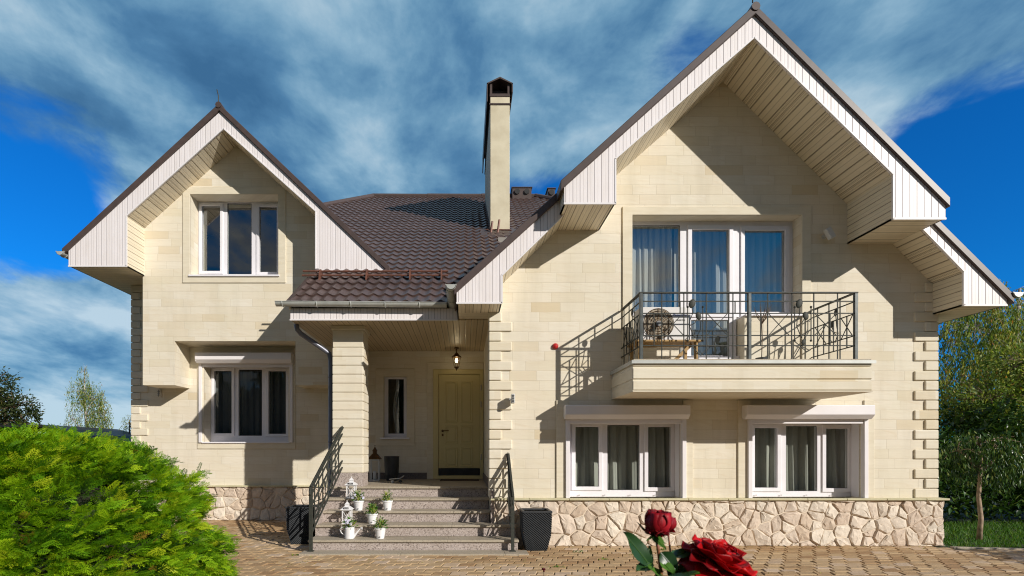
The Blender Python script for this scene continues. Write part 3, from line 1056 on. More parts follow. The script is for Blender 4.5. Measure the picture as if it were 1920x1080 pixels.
cs = 1 / math.hypot(1, .63)
def mpos(u, v, h):
    return (u, 8.78 + v * cs - h * .63 * cs, main_z(8.78) + v * .63 * cs + h * cs)
def mkeep(u, v):
    y = 8.78 + v * cs; z = main_z(y)
    if y > 18.55: return False
    if u < -2.77 and z < zl(u) - .25: return False
    if u < -7.4 or u > 7.6: return False
    if u > -.17 and z < rz(u) - .2: return False
    t = 18.5 - y
    if u < -3.06 - .78 * t: return False
    if u > 2.35 + .9 * t: return False
    if y > 13.72 and .75 < u < .95 and y < 17: return False
    return True
main = tiles(-7.6, 7.6, 11.6, mpos, mkeep).build('tiled_roof', M['tile'], house, recalc=False)
mb = MB()
def cap(a, b_, r):
    mb.tube([a, b_], r, 10)
hl = [(-3.06 - .78 * t, 18.5 - t, main_z(18.5 - t) + .03) for t in (0, 1.9, 3.8, 5.7)]
for i in range(3): mb.tube([hl[i], (hl[i + 1][0], hl[i + 1][1], hl[i + 1][2])], [.10, .085], 10)
hr = [(2.35 + .9 * t, 18.5 - t, main_z(18.5 - t) + .03) for t in (0, 2, 4, 5.5)]
for i in range(3): mb.tube([hr[i], hr[i + 1]], [.10, .085], 10)
for i in range(3):
    mb.tube([(-3.06 + i * 1.803, 18.5, main_z(18.5) + .03), (-3.06 + (i + 1) * 1.803, 18.5, main_z(18.5) + .03)], [.10, .09], 10)
mb.build('ridge_cap', M['brown'], main)
mb = MB()
mb.prism([[(-3.06, 18.5), (2.35, 18.5), (9.0, 25.5), (-8.6, 25.5)]], 'Z', 0, .03)
for i, p in enumerate(mb.v):
    mb.v[i] = (p[0], p[1], main_z(18.5) - .02 - .63 * (p[1] - 18.5) + p[2])
mb.add([(-3.06, 18.5, main_z(18.5)), (-7.6, 12.7, main_z(12.7)), (-8.6, 25.5, 5.5)], [(0, 1, 2)])
mb.add([(2.35, 18.5, main_z(18.5)), (7.6, 12.7, main_z(12.7)), (9.0, 25.5, 5.5)], [(0, 1, 2)])
mb.build('rear_roof', M['brown'], house, recalc=False)
# porch eave
mb = MB(); mb.box(-2.79, -.12, 8.86, 8.9, 3.54, 3.72); mb.build('porch_fascia', M['fascia'], house)
mb = MB(); mb.box(-2.80, -.12, 8.852, 8.87, 3.528, 3.548); mb.build('fascia_trim', M['shutter'], house)
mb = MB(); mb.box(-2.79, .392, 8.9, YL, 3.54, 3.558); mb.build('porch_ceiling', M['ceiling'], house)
mb = MB(); mb.prism([[(8.9, 3.54), (11.05, 3.54), (11.05, main_z(11.05) - .02), (8.82, main_z(8.82) - .02), (8.82, 3.70), (8.9, 3.70)]], 'X', -2.80, -2.78); mb.build('porch_side_board', M['soffit_z'], house)
mb = MB(); mb.prism([[(8.74, main_z(8.74) + .05), (11.05, main_z(11.05) + .05), (11.05, main_z(11.05) - .05), (8.74, main_z(8.74) - .03)]], 'X', -2.83, -2.76); mb.build('verge_trim', M['brown'], main)


def half_gutter(a, b_, r, horizontal='X'):
    a, b_ = Vector(a), Vector(b_)
    g_ = MB(); n_ = 12; vs = []
    for p in (a, b_):
        for rr in (r, r - .005):
            for k in range(n_ + 1):
                t = math.pi + math.pi * k / n_
                o_ = Vector((0, math.cos(t) * rr, math.sin(t) * rr)) if horizontal == 'X' else Vector((math.cos(t) * rr, 0, math.sin(t) * rr))
                vs.append(p + o_)
    m_ = n_ + 1; fs = []
    for k in range(n_):
        fs += [(k, k + 1, 2 * m_ + k + 1, 2 * m_ + k), (m_ + k, 3 * m_ + k, 3 * m_ + k + 1, m_ + k + 1), (k, m_ + k, m_ + k + 1, k + 1), (2 * m_ + k, 2 * m_ + k + 1, 3 * m_ + k + 1, 3 * m_ + k)]
    fs += [(0, 2 * m_, 3 * m_, m_), (n_, m_ + n_, 3 * m_ + n_, 2 * m_ + n_)]
    # end plates
    for e in (0, 2 * m_):
        fs.append(tuple(e + k for k in range(m_)))
    g_.add(vs, fs)
    dv = (b_ - a).normalized()
    for s_ in (-1, 1):
        off = Vector((0, s_ * r, 0)) if horizontal == 'X' else Vector((s_ * r, 0, 0))
        g_.tube([a + off, b_ + off], .008, 6)
    L = (b_ - a).length
    k = int(L / .62)
    for i in range(k + 1):
        c = a + dv * (L * (i + .2) / (k + 1))
        pts = []
        for q_ in range(9):
            t = math.pi + math.pi * q_ / 8
            pts.append(c + (Vector((0, math.cos(t) * (r + .006), math.sin(t) * (r + .006))) if horizontal == 'X' else Vector((math.cos(t) * (r + .006), 0, math.sin(t) * (r + .006)))))
        g_.tube(pts, .007, 5)
    return g_


half_gutter((-2.98, 8.75, 3.79), (-.29, 8.75, 3.77), .065).build('gutter', M['gutter'], house, recalc=False)
half_gutter((-.20, 7.84, 3.80), (-.20, 9.0, 3.79), .072, 'Y').build('gutter', M['gutter'], house, recalc=False)
half_gutter((7.87, 7.88, 3.70), (7.87, 14, 3.68), .072, 'Y').build('gutter', M['gutter'], house, recalc=False)
half_gutter((-7.60, 10.40, 5.19), (-7.60, 15, 5.17), .072, 'Y').build('gutter', M['gutter'], house, recalc=False)
mb = MB()
mb.tube([(-2.79, 9.16, 3.54), (-2.785, 9.2, 3.46), (-2.74, 9.26, 3.40), (-2.42, 9.38, 3.18), (-2.31, 9.43, 3.10), (-2.285, 9.44, 2.98), (-2.285, 9.44, .35), (-2.30, 9.34, .18)], .042, 12)
for z in (2.7, 1.6):
    mb.tube([(-2.285, 9.44, z - .015), (-2.285, 9.44, z + .015)], .048, 12)
mb.build('downpipe', M['pipe'], house, smooth=True)
# snow guard: two pipes on brackets
mb = MB()
ys = 9.93; zs = main_z(ys)
mb.tube([(-2.90, ys, zs + .16), (-.30, ys, zs + .16)], .017, 8); mb.tube([(-2.90, ys - .05, zs + .07), (-.30, ys - .05, zs + .07)], .017, 8)
for x in (-2.58, -1.75, -.98, -.42):
    mb.prism([[(ys + .14, main_z(ys + .14) + .03), (ys - .02, zs + .19), (ys - .09, zs + .16), (ys - .13, main_z(ys - .13) + .05)]], 'X', x - .012, x + .012)
mb.build('snow_guard', M['rust'], main)
mb = MB()
mb.tube([(1.12, 13.35, main_z(13.35) + .1), (.78, 13.42, main_z(13.42) + .10), (.50, 13.42, main_z(13.42) + .10)], .014, 6)
mb.tube([(.62, 13.36, main_z(13.36) + .02), (.66, 13.40, main_z(13.4) + .3)], .03, 6); mb.tube([(.78, 13.36, main_z(13.36) + .02), (.83, 13.40, main_z(13.4) + .34)], .03, 6)
mb.build('snow_guard', M['rust'], main)

# ---- chimney
CX0, CX1, CY0, CY1 = PX(919, 13.6), PX(955.5, 13.6), 13.6, 17.0
mb = MB(); mb.box(CX0, CX1, CY0, CY1, 6.2, 10.13)
chim = mb.build('chimney', M['plaster'], house, bevel=.01)
mb = MB()
mb.box(CX0 - .02, CX1 + .02, CY0 - .02, CY1 + .02, 9.93, 9.965)
mb.box(CX0 - .01, CX1 + .01, CY0 - .014, CY1, 10.13, 10.20)
for (a, b_) in ((CX0 - .005, CX0 + .05), (CX1 - .05, CX1 + .005)):
    mb.box(a, b_, CY0 - .005, CY0 + .06, 10.2, 10.44); mb.box(a, b_, CY1 - .06, CY1, 10.2, 10.44); mb.box(a, b_, CY0 + 1.6, CY0 + 1.7, 10.2, 10.44)
mb.box(CX0 + .01, CX1 - .01, CY0 + .25, CY0 + .3, 10.2, 10.44)
xm = (CX0 + CX1) / 2
mb.prism([[(CX0 - .085, 10.40), (xm, 10.545), (CX1 + .075, 10.40), (CX1 + .075, 10.43), (xm, 10.585), (CX0 - .085, 10.43)]], 'Y', CY0 - .06, CY1 + .05)
mb.box(CX0 - .085, CX0 - .06, CY0 - .06, CY1 + .05, 9.98, 10.43); mb.box(CX1 + .05, CX1 + .075, CY0 - .06, CY1 + .05, 10.2, 10.43)
mb.build('chimney_cap', M['brown'], chim)
mb = MB()
mb.prism([[(CY0 - .03, main_z(CY0) - .1), (CY0 - .03, main_z(CY0) + .16), (CY1, main_z(CY1) + .2), (CY1, main_z(CY1) - .1)]], 'X', CX0 - .012, CX0 - .003)
mb.box(CX0 - .02, CX1 + .02, CY0 - .03, CY0 - .012, main_z(CY0) - .25, main_z(CY0) + .06)
mb.prism([[(CY0 - .5, main_z(CY0 - .5) + .05), (CY0 + .1, main_z(CY0 + .1) + .06), (CY0 + .1, main_z(CY0 + .1) - .05), (CY0 - .5, main_z(CY0 - .5) - .05)]], 'X', CX0 - .25, CX1 + .2)
mb.build('chimney_flashing', M['brown'], chim)
for (x0, x1, z0, z1, nh) in ((1.55, 2.18, 9.82, 10.08, 2), (2.72, 2.95, 9.80, 10.05, 1)):
    mb = MB(); mb.box(x0, x1, 18.2, 18.8, z0 - .4, z1); mb.box(x0 - .03, x1 + .03, 18.17, 18.83, z1, z1 + .03)
    vb = mb.build('vent_box', M['brown'], main, bevel=.006)
    for i in range(nh):
        cx = x0 + (x1 - x0) * (i + .5) / nh
        mb = MB(); mb.tube([(cx, 18.15, z1 - .13), (cx, 18.24, z1 - .13)], .085, 16); mb.build('vent_dark_disc', M['black'], vb)  # black disc stands in for the dark inside the opening


# ---- windows
def window(label, frame, y, panes, gmat='glass', parent=house):
    """frame (x0,x1,z0,z1); panes [(x0,x1,z0,z1,sash)]"""
    f = MB()
    f.prism([rect(*frame)] + [rect(*p[:4]) for p in panes], 'Y', y, y + .075)
    for (x0, x1, z0, z1, sash) in panes:
        if sash:
            s_ = .055
            f.prism([rect(x0 - s_, x1 + s_, z0 - s_, z1 + s_), rect(x0 + .006, x1 - .006, z0 + .006, z1 - .006)], 'Y', y - .022, y + .05)
    o_ = f.build('window', M['white'], parent, bevel=.005)
    if label: o_['label'] = label
    for (x0, x1, z0, z1, sash) in panes:
        gk = MB(); gk.prism([rect(x0 - .002, x1 + .002, z0 - .002, z1 + .002), rect(x0 + .009, x1 - .009, z0 + .009, z1 - .009)], 'Y', y + .012, y + .02)
        gk.build('gasket', M['gasket'], o_)
        gp = MB(); gp.add([(x0 - .01, y + .03, z0 - .01), (x1 + .01, y + .03, z0 - .01), (x1 + .01, y + .03, z1 + .01), (x0 - .01, y + .03, z1 + .01)], [(0, 1, 2, 3)])
        gp.build('pane', M[gmat], o_)
    return o_


def pr(y, x0, x1, y0, y1, sash):      # a pane measured in the photograph
    return (PX(x0, y), PX(x1, y), PZ(y1, y), PZ(y0, y), sash)


# left gable window
y = 11.37
wA = window('white upper window of the left gable', (UW[0] - .03, UW[1] + .03, UW[2] - .02, UW[3] + .03), y,
            [pr(y, 378.5, 413.7, 386, 509, True), pr(y, 426, 471.5, 381, 514, False), pr(y, 486, 520, 388, 511, True)])
mb = MB(); mb.box(UW[0] - .02, UW[1] + .03, YB - .05, y, UW[2] - .03, UW[2] + .005); mb.build('sill', M['white'], wA, bevel=.004)
# left lower window
y = 11.95
wB = window('white lower window of the left wing under its roller shutter', (LW[0] - .03, LW[1] + .03, LW[2] - .02, LW[3] + .05), y,
            [pr(y, 401.6, 435.3, 695, 813, True), pr(y, 447.3, 491, 693, 817, False), pr(y, 503.3, 537, 695.5, 814, True)], 'glass_clear')
mb = MB(); mb.box(LW[0] - .03, LW[1] + .03, YL - .05, y, LW[2] - .025, LW[2] + .005); mb.build('sill', M['white'], wB, bevel=.004)


def shutter(x0, x1, z0, z1, yb, d, gx0, gx1, gz0, win):
    mb = MB()
    mb.prism([[(yb, z0), (yb - d + .07, z0), (yb - d, z0 + .065), (yb - d, z1 - .01), (yb - d + .012, z1), (yb, z1)]], 'X', x0, x1)
    mb.box(x0 - .004, x0 + .008, yb - d + .02, yb, z0 + .03, z1 - .01)
    o_ = mb.build('shutter_box', M['shutter'], win, bevel=.004)
    mb = MB()
    mb.box(gx0 - .005, gx0 + .058, yb - .035, yb + .05, gz0, z0); mb.box(gx1 - .058, gx1 + .005, yb - .035, yb + .05, gz0, z0)
    mb.box(gx0 + .06, gx1 - .06, yb - .02, yb + .03, z0 - .065, z0 - .004)
    mb.each('shutter_guide', M['shutter'], win, bevel=.004)


y = YL
shutter(PX(366, YL - .2), PX(546, YL - .2), PZ(680, YL - .2), PZ(661, YL - .2), YL - .022, .2, LW[0] - .09, LW[1] + .09, LW[2] - .01, wB)

# right ground floor windows
y = 8.74
specs = ((W1, 'white ground floor window nearer the porch, under its roller shutter', [(1078, 1123, 799.7, 913, True), (1139, 1199, 797, 919, False), (1214, 1258, 800, 914.5, True)], 1060, 1294),
         (W2, 'white ground floor window nearer the corner, under its roller shutter', [(1413.6, 1457, 802, 915, True), (1474, 1532, 799, 921, False), (1547, 1590, 803, 916, True)], 1400, 1640))
for (w_, lab, pn, bx0, bx1) in specs:
    wo_ = window(lab, (w_[0] - .02, w_[1] + .02, w_[2] + .02, w_[3] + .02), y, [pr(y, *p) for p in pn], 'glass_clear')
    mb = MB(); mb.box(w_[1] - .012, w_[1] - .001, YR + .05, y - .02, w_[2] + .03, w_[3]); mb.box(w_[0] + .001, w_[0] + .012, YR + .05, y, w_[2] + .03, w_[3])
    mb.each('lining', M['white'], wo_, bevel=.003)
    mb = MB()
    for k in range(4):
        xx = w_[0] + (w_[1] - w_[0]) * (k + .5) / 4.3
        mb.box(xx - .012, xx + .012, y - .026, y - .018, w_[2] + .045, w_[2] + .055)
    mb.each('drain_cap', M['chrome'], wo_)
    shutter(PX(bx0, YR - .17), PX(bx1, YR - .17), 1.925, 2.135, YR - .026, .16, w_[0] - .055, w_[1] + .055, ZP + .03, wo_)

# balcony glazing
y = 8.72
pan = [(PX(1178, y), PX(1275, y), PZ(586, y), PZ(422, y), False), pr(y, 1296, 1367, 430, 588, True), pr(y, 1296, 1367, 600, 667, True), (PX(1395, y), PX(1471.5, y), PZ(586, y), PZ(432, y), True)]
f = MB()
zb = PZ(592, y) - .02; zt = PZ(413, y)
X = [PX(1170, y), PX(1281, y), PX(1381, y), PX(1489, y)]
f.prism([[(X[0], zb), (X[1], zb), (X[1], 2.66), (X[2], 2.66), (X[2], zb), (X[3] + .03, zb), (X[3] + .03, zt + .05), (X[0], zt + .05)]] + [rect(*p[:4]) for p in pan], 'Y', y, y + .075)
for p in pan:
    if p[4] and p[2] != pan[2][2]:
        f.prism([rect(p[0] - .06, p[1] + .06, p[2] - .06, p[3] + .06), rect(p[0] + .006, p[1] - .006, p[2] + .006, p[3] - .006)], 'Y', y - .022, y + .05)
wC = f.build('balcony_door', M['white'], house, bevel=.005)
for p in pan:
    gk = MB(); gk.prism([rect(p[0] - .002, p[1] + .002, p[2] - .002, p[3] + .002), rect(p[0] + .009, p[1] - .009, p[2] + .009, p[3] - .009)], 'Y', y + .012, y + .02); gk.build('gasket', M['gasket'], wC)
    gp = MB(); gp.add([(p[0] - .01, y + .03, p[2] - .01), (p[1] + .01, y + .03, p[2] - .01), (p[1] + .01, y + .03, p[3] + .01), (p[0] - .01, y + .03, p[3] + .01)], [(0, 1, 2, 3)]); gp.build('pane', M['glass'], wC)
mb = MB(); mb.box(BX0, DX0, YR - .03, y, BZ0 - .01, BZ0 + .02); mb.box(DX1, BX1 + .0, YR - .04, y, BZ0 - .01, BZ0 + .02); mb.box(DX0, DX1, 8.64, y, 2.80, PZ(668, 8.66))
mb.build('sill', M['white'], wC, bevel=.004)
# porch window
y = 11.80
wD = window('narrow porch window', (PWN[0] - .03, PWN[1] + .03, PWN[2] - .02, PWN[3] + .03), y - .04, [pr(y, 728.5, 757.5, 711.5, 813, False)], 'glass_clear')
mb = MB(); mb.box(PWN[0] - .07, PWN[1] + .06, YL - .09, y, PWN[2] - .03, PWN[2] + .005); mb.build('sill', M['white'], wD, bevel=.004)

# ---- front door
mb = MB()
mb.prism([rect(-.67, .385, .86, 3.155), rect(-.56, .315, .93, 3.055)], 'Y', YL - .045, YL + .08)
dfr = mb.build('door_frame', M['door'], house, bevel=.006)
mb = MB(); mb.box(-.556, .311, YL - .02, YL + .04, 1.085, 3.05)
leaf = mb.build('door', M['door'], house, bevel=.004)
mb = MB()
yp = YL
for (a, b_) in ((834, 857.8), (863.8, 886.7)):
    for (c, d_) in ((715, 792.5), (798, 832.5), (839, 875.5)):
        x0, x1, z0, z1 = PX(a, yp), PX(b_, yp), PZ(d_, yp), PZ(c, yp)
        mb.prism([rect(x0, x1, z0, z1), rect(x0 + .03, x1 - .03, z0 + .03, z1 - .03)], 'Y', YL - .034, YL - .015)
        mb.box(x0 + .045, x1 - .045, YL - .03, YL - .015, z0 + .045, z1 - .045)
mb.each('door_panel', M['door'], leaf, bevel=.008)
mb = MB(); mb.box(-.556, .311, YL - .026, YL + .03, .935, 1.08); mb.build('kick_plate', M['black'], leaf)
mb = MB()
hx, hz = PX(830, YL), PZ(808, YL)
mb.tube([(hx, YL - .02, hz), (hx, YL - .075, hz), (hx + .02, YL - .085, hz), (hx + .13, YL - .08, hz + .004)], .010, 8)
mb.tube([(hx, YL - .02, hz), (hx, YL - .028, hz)], .026, 14)
mb.box(hx - .018, hx + .018, YL - .03, YL - .018, hz - .11, hz - .06)
mb.build('handle', M['brass'], leaf)
mb = MB()
for zh in (2.77, 2.42, 1.32):
    mb.tube([(.335, YL - .055, zh - .06), (.335, YL - .055, zh + .06)], .012, 8)
mb.each('hinge', M['chrome'], leaf)
mb = MB(); mb.box(-2.3, -.80, YL - .015, YL, .85, .99); mb.box(.37, .392, 9.0, YL - .02, .85, .99); mb.each('granite_skirting', M['dark_granite'], house)

# ---- porch column
cxa, cxb, cya, cyb = -2.22, -1.70, 9.27, 9.78
mb = MB()
mb.box(cxa + .02, cxb - .02, cya + .02, cyb - .02, 1.0, 3.54)
z = 1.075; k = 0
while z < 3.2:
    if z < 3.05:
        mb.box(cxa, cxb, cya, cyb, z + .002, z + .148)
    z += .15
colm = mb.build('porch_column', M['stone_block'], house, bevel=.013, seg=2)
mb = MB(); mb.box(cxa + .005, cxb - .005, cya + .005, cyb - .005, 3.18, 3.47); mb.box(cxa - .02, cxb + .02, cya - .02, cyb + .02, 3.47, 3.54)
mb.build('capital', M['trim'], colm, bevel=.008)
mb = MB(); mb.box(cxa + .01, cxb - .01, cya + .01, cyb - .01, .85, 1.076); mb.build('column_base', M['granite'], colm)

# ---- stairs
stair = empty('porch_stairs', (-.8, 7.9, 0)); stair.parent = house; stair.matrix_parent_inverse = Matrix.Translation(-wloc(house))
TOP = [.17, .34, .51, .68, .85]; FR = [7.93, 8.26, 8.59, 8.92, 9.25]
for k in range(5):
    z = TOP[k]; y0 = FR[k]; y1 = FR[k + 1] if k < 4 else YL
    xr = .77 if k < 2 else .39
    mb = MB(); mb.box(-2.24, xr - .012, y0 + .034, y1 + .03, z - .17 if k else 0, z - .032)
    if k >= 2: mb.box(-2.24, xr - .012, y0 + .06, y1, 0, z - .17)
    st = mb.build('step', M['granite'], stair)
    mb = MB()
    js = {0: (-.25,), 1: (-.2, -.95), 2: (-.18, -1.6), 3: (-.9, .1), 4: (-.6,)}[k]
    xs = [-2.25] + sorted(js) + [xr]
    for a, b_ in zip(xs[:-1], xs[1:]):
        mb.box(a + .001, b_ - .001, y0, (y1 + .02) if k < 4 else 10.4, z - .034, z)
    mb.build('tread', M['tread'], st, bevel=.004)
mb = MB(); mb.box(-2.24, .39, 10.402, YL, .7, .85); mb.build('landing', M['tread'], stair)
mb = MB(); mb.box(-2.24, -2.2, 8.3, YL, 0, .60); mb.box(.392, .44, YR - .05, YR + .1, 0, .84); mb.each('stair_cheek', M['granite'], stair)
mb = MB()
for a, b_ in ((-2.3, -.9), (-.897, .55), (.553, .88)):
    mb.box(a, b_, 7.66, 7.95, -.05, .022)
mb.each('footing_slab', M['tread'], stair, bevel=.004)


# ---- stair railings
def stair_rail(label, a, b_, posts, pat, foot=None):
    """a: top front point, b_: top rear point of the handrail; drop from the handrail along z"""
    a, b_ = Vector(a), Vector(b_)
    def pt(s, d_): return a.lerp(b_, s) - Vector((0, 0, d_))
    mb = MB()
    mb.bar(pt(0, 0), pt(1, 0), .014, .06)
    mb.bar(pt(0, 0), pt(1, 0), .05, .02)
    for p in range(7):
        pass
    mb.tube([pt(0, .0), pt(-.02, .02), pt(-.03, .06), pt(-.01, .10)], .014, 6)
    hr = mb.build('stair_railing', M['iron'], house)
    hr['label'] = label
    mb = MB()
    for d_ in (.11, .27, .56, .67):
        mb.bar(pt(0, d_), pt(1, d_), .020, .020)
    for s in pat:
        mb.bar(pt(s, 0), pt(s, .67), .016, .016)
    for (s0, s1) in ((.06, .40), (.58, .92)):
        mb.bar(pt(s0, .27), pt(s1, .56), .011, .011); mb.bar(pt(s1, .27), pt(s0, .56), .011, .011)
    mb.build('bars', M['iron'], hr)
    # vine ornament
    mb = MB()
    mb.tube([pt(.44, .56), pt(.41, .48), pt(.46, .36), pt(.50, .28), pt(.47, .18)], .007, 5)
    mb.tube([pt(.54, .60), pt(.57, .50), pt(.52, .42), pt(.55, .33), pt(.58, .22)], .007, 5)
    for (s, d_) in ((.47, .16), (.58, .20), (.41, .36), (.60, .44)):
        mb.ball(pt(s, d_), .05, 5, (.25, .7, 1.0))
    mb.build('leaf_ornament', M['iron'], hr)
    for (p0, p1) in posts:
        mb = MB(); mb.bar(p0, p1, .045, .045); mb.box(p0[0] - .04, p0[0] + .04, p0[1] - .04, p0[1] + .04, p0[2], p0[2] + .01)
        mb.build('post', M['iron'], hr)


stair_rail('iron railing on the left side of the steps', (-2.185, 7.86, .925), (-2.05, 9.27, 1.84),
           [((-2.185, 7.86, .022), (-2.185, 7.86, .93))], (.10, .22, .34, .5, .62, .74, .86))
stair_rail('iron railing on the right side of the steps', (.675, 7.86, .78), (.655, 8.49, 1.40),
           [((.675, 7.86, .022), (.675, 7.86, .79))], (.3, .62, .9))

# ---- balcony
YBF = 7.42
bx0, bx1 = PX(1187.5, YBF), PX(1634, YBF)
mb = MB()
mb.prism([[(YR + .01, 2.64), (YBF + .0, 2.64), (YBF, 2.585), (YBF + .022, 2.575), (YBF + .022, 2.555), (YBF - .004, 2.545), (YBF - .004, 2.415), (YBF + .018, 2.405), (YBF + .018, 2.385), (YBF - .004, 2.375), (YBF - .004, 2.27), (YBF + .006, 2.255), (YR + .01, 2.25)]], 'X', bx0, bx1)
# the same grooves on the two side faces are cut as thin recessed bands
balc = mb.build('balcony', M['stone_block'], house)
mb = MB()
mb.box(bx0 - .012, bx1 + .012, YBF - .012, YR + .01, 2.232, 2.25)
for (z0, z1) in ((2.405, 2.545), (2.25, 2.375)):
    mb.box(bx0 - .010, bx0 - .001, YBF + .004, YR, z0, z1); mb.box(bx1 + .001, bx1 + .010, YBF + .004, YR, z0, z1)
mb.each('side_slab', M['trim'], balc, bevel=.003)
mb = MB(); mb.box(bx0 - .03, bx1 + .04, YBF - .035, YR, 2.64, 2.652); mb.box(bx0 - .03, bx1 + .04, YBF - .035, YBF - .028, 2.61, 2.64); mb.box(bx0 - .03, bx0 - .023, YBF - .03, YR, 2.60, 2.64)
mb.build('metal_cap', M['gutter'], balc)
mb = MB(); mb.box(bx0, bx1, YBF + .0, YR, 2.653, 2.675); mb.build('floor_tiles', M['tread'], balc, bevel=.004)

YF = 7.55
rail = MB()
def F(px, py): return P(px, py, YF)
zt_ = PZ(549, YF)
LVL = [PZ(v_, YF) for v_ in (565, 587.5, 629, 648)]
xa, xb = PX(1202, YF), PX(1604, YF)
rail.bar((xa - .02, YF, zt_), (xb + .02, YF, zt_), .04, .014) if False else rail.box(xa - .025, xb + .025, YF - .022, YF + .022, zt_ - .008, zt_ + .008)
rail.box(xa - .022, xa + .022, YF, YR - .02, zt_ - .0075, zt_ + .0075); rail.box(xb - .022, xb + .022, YF, YR - .02, zt_ - .0075, zt_ + .0075)
hr = rail.build('balcony_railing', M['iron'], house)
mb = MB()
for z in LVL:
    mb.bar((xa, YF, z), (xb, YF, z), .013); mb.bar((xa, YF, z), (xa, YR, z), .013); mb.bar((xb, YF, z), (xb, YR, z), .013)
ZB = 2.66
def vb(px, top, bot):
    x = PX(px, YF); mb.bar((x, YF - .004, bot), (x, YF - .004, top), .012)
for px in (1240.6, 1282, 1324, 1366, 1374, 1439, 1484, 1525.5, 1570): vb(px, zt_, ZB)
for px in (1226, 1426, 1556): vb(px, LVL[1], LVL[3])
for px in (1275, 1378): vb(px, LVL[0], LVL[1])
for px in (1288.7, 1317, 1488.9, 1519.7):
    z0, z1 = PZ(639, YF), PZ(576, YF); x = PX(px, YF)
    mb.bar((x, YF - .012, z0), (x, YF - .012, z1), .010); mb.ball((x, YF - .012, z0), .016, 5); mb.ball((x, YF - .012, z1), .016, 5)
for (p0, p1) in (((1243, 588), (1281, 628)), ((1280, 588), (1243, 628)), ((1326, 588), (1364, 628)), ((1364, 588), (1326, 628)), ((1297, 649), (1314, 667)), ((1314, 667), (1323, 656)),
                 ((1441, 588), (1480, 629)), ((1478, 588), (1441, 629)), ((1528, 588), (1568, 629)), ((1568, 588), (1527, 629)), ((1490, 640), (1513, 660)), ((1502, 648), (1488, 672))):
    a, b_ = F(*p0), F(*p1); mb.bar(a, b_, .009)
for xs_ in (xa, xb):
    for k, yy in enumerate((7.72, 7.86, 8.0, 8.1, 8.22, 8.36)):
        mb.bar((xs_, yy, ZB if k % 2 else LVL[3]), (xs_, yy, zt_ if k % 2 else LVL[1]), .012)
    for (y0, y1) in ((7.6, 7.84), (8.16, 8.42)):
        mb.bar((xs_, y0, LVL[1]), (xs_, y1, LVL[2]), .009); mb.bar((xs_, y1, LVL[1]), (xs_, y0, LVL[2]), .009)
mb.build('bars', M['iron'], hr)
mb = MB()
def leafdisc(c, r, ang, side=False):
    rot = Matrix.Rotation(ang, 3, 'Y')
    mb.ball(c, r, 7, (.22, .72, 1.05) if side else (.72, .22, 1.05), rot if not side else Matrix.Rotation(ang, 3, 'X'))
def curve(pts, yoff=-.015, side=None):
    pp = [F(*p) + Vector((0, yoff, 0)) for p in pts]
    mb.tube(pp, .006, 5)
for dx in (0, 200.5):
    leafdisc(F(1296.5 + dx, 570) + Vector((0, -.02, 0)), .062, .35); leafdisc(F(1306.5 + dx + 2, 593) + Vector((0, -.02, 0)), .055, -.2)
    curve([(1296 + dx, 574), (1298 + dx, 588), (1293 + dx, 600), (1292 + dx, 612), (1298 + dx, 627), (1302 + dx, 634)])
    curve([(1307 + dx, 597), (1302 + dx, 606), (1293 + dx, 611)])
    curve([(1317 + dx, 603), (1313 + dx, 603), (1313 + dx, 618), (1308 + dx, 628), (1305 + dx, 640)])
    if dx: leafdisc(F(1505, 642) + Vector((0, -.02, 0)), .04, .2)
for xs_ in (xa, xb):
    for (yy, z, r_) in ((7.95, LVL[0] - .05, .055), (8.03, LVL[1] - .04, .05)):
        leafdisc(Vector((xs_, yy, z)), r_, .3, True)
    mb.tube([(xs_, 7.95, LVL[0] - .1), (xs_, 7.93, LVL[1] - .1), (xs_, 7.9, LVL[1] - .2), (xs_, 7.97, LVL[2] - .02)], .006, 5)
    mb.tube([(xs_, 8.03, LVL[1] - .08), (xs_, 8.0, LVL[1] - .16), (xs_, 7.9, LVL[1] - .2)], .006, 5)
    mb.tube([(xs_, 8.1, LVL[1] - .05), (xs_, 8.08, LVL[2] + .05), (xs_, 8.02, LVL[2])], .006, 5)
mb.each('leaf_ornament', M['iron'], hr, smooth=True)
for x in (xa, PX(1404.7, YF), xb):
    mb = MB(); mb.box(x - .022, x + .022, YF - .022, YF + .022, ZB, zt_ - .009); mb.build('post', M['iron_post'], hr, bevel=.004)


# ================================================================== things on and around the house
def lamp_bulkhead(loc, label, tilt=0.0, size=1.0):
    e = empty('wall_lamp', loc); tag(e, label, 'wall lamp', 'outdoor lamps fixed to the facade')
    c = Vector(loc); rot = Matrix.Rotation(tilt, 3, 'Y')
    mb = MB(); mb.ball(c + Vector((0, -.035, 0)), .055 * size, 7, (.62, .6, 1.45), rot); mb.box(c.x - .03, c.x + .03, c.y - .02, c.y + .002, c.z - .07 * size, c.z + .07 * size)
    mb.build('lamp_body', M['lampwhite'], e, smooth=True)
    mb = MB()
    for k in (-1, 0, 1):
        q = c + rot @ Vector((0, -.075, k * .04 * size)); mb.obox(q, rot @ Vector((.03 * size, 0, 0)), (0, .006, 0), rot @ Vector((0, 0, .004)))
    mb.obox(c + Vector((0, -.074, 0)), rot @ Vector((.004, 0, 0)), (0, .006, 0), rot @ Vector((0, 0, .07 * size)))
    mb.build('guard', M['grey_plate'], e)
    return e


lamp_bulkhead(P(301, 738, YL) + Vector((0, -.003, 0)), 'small oval wall lamp under the projecting bay, above the green bush', 0.0)
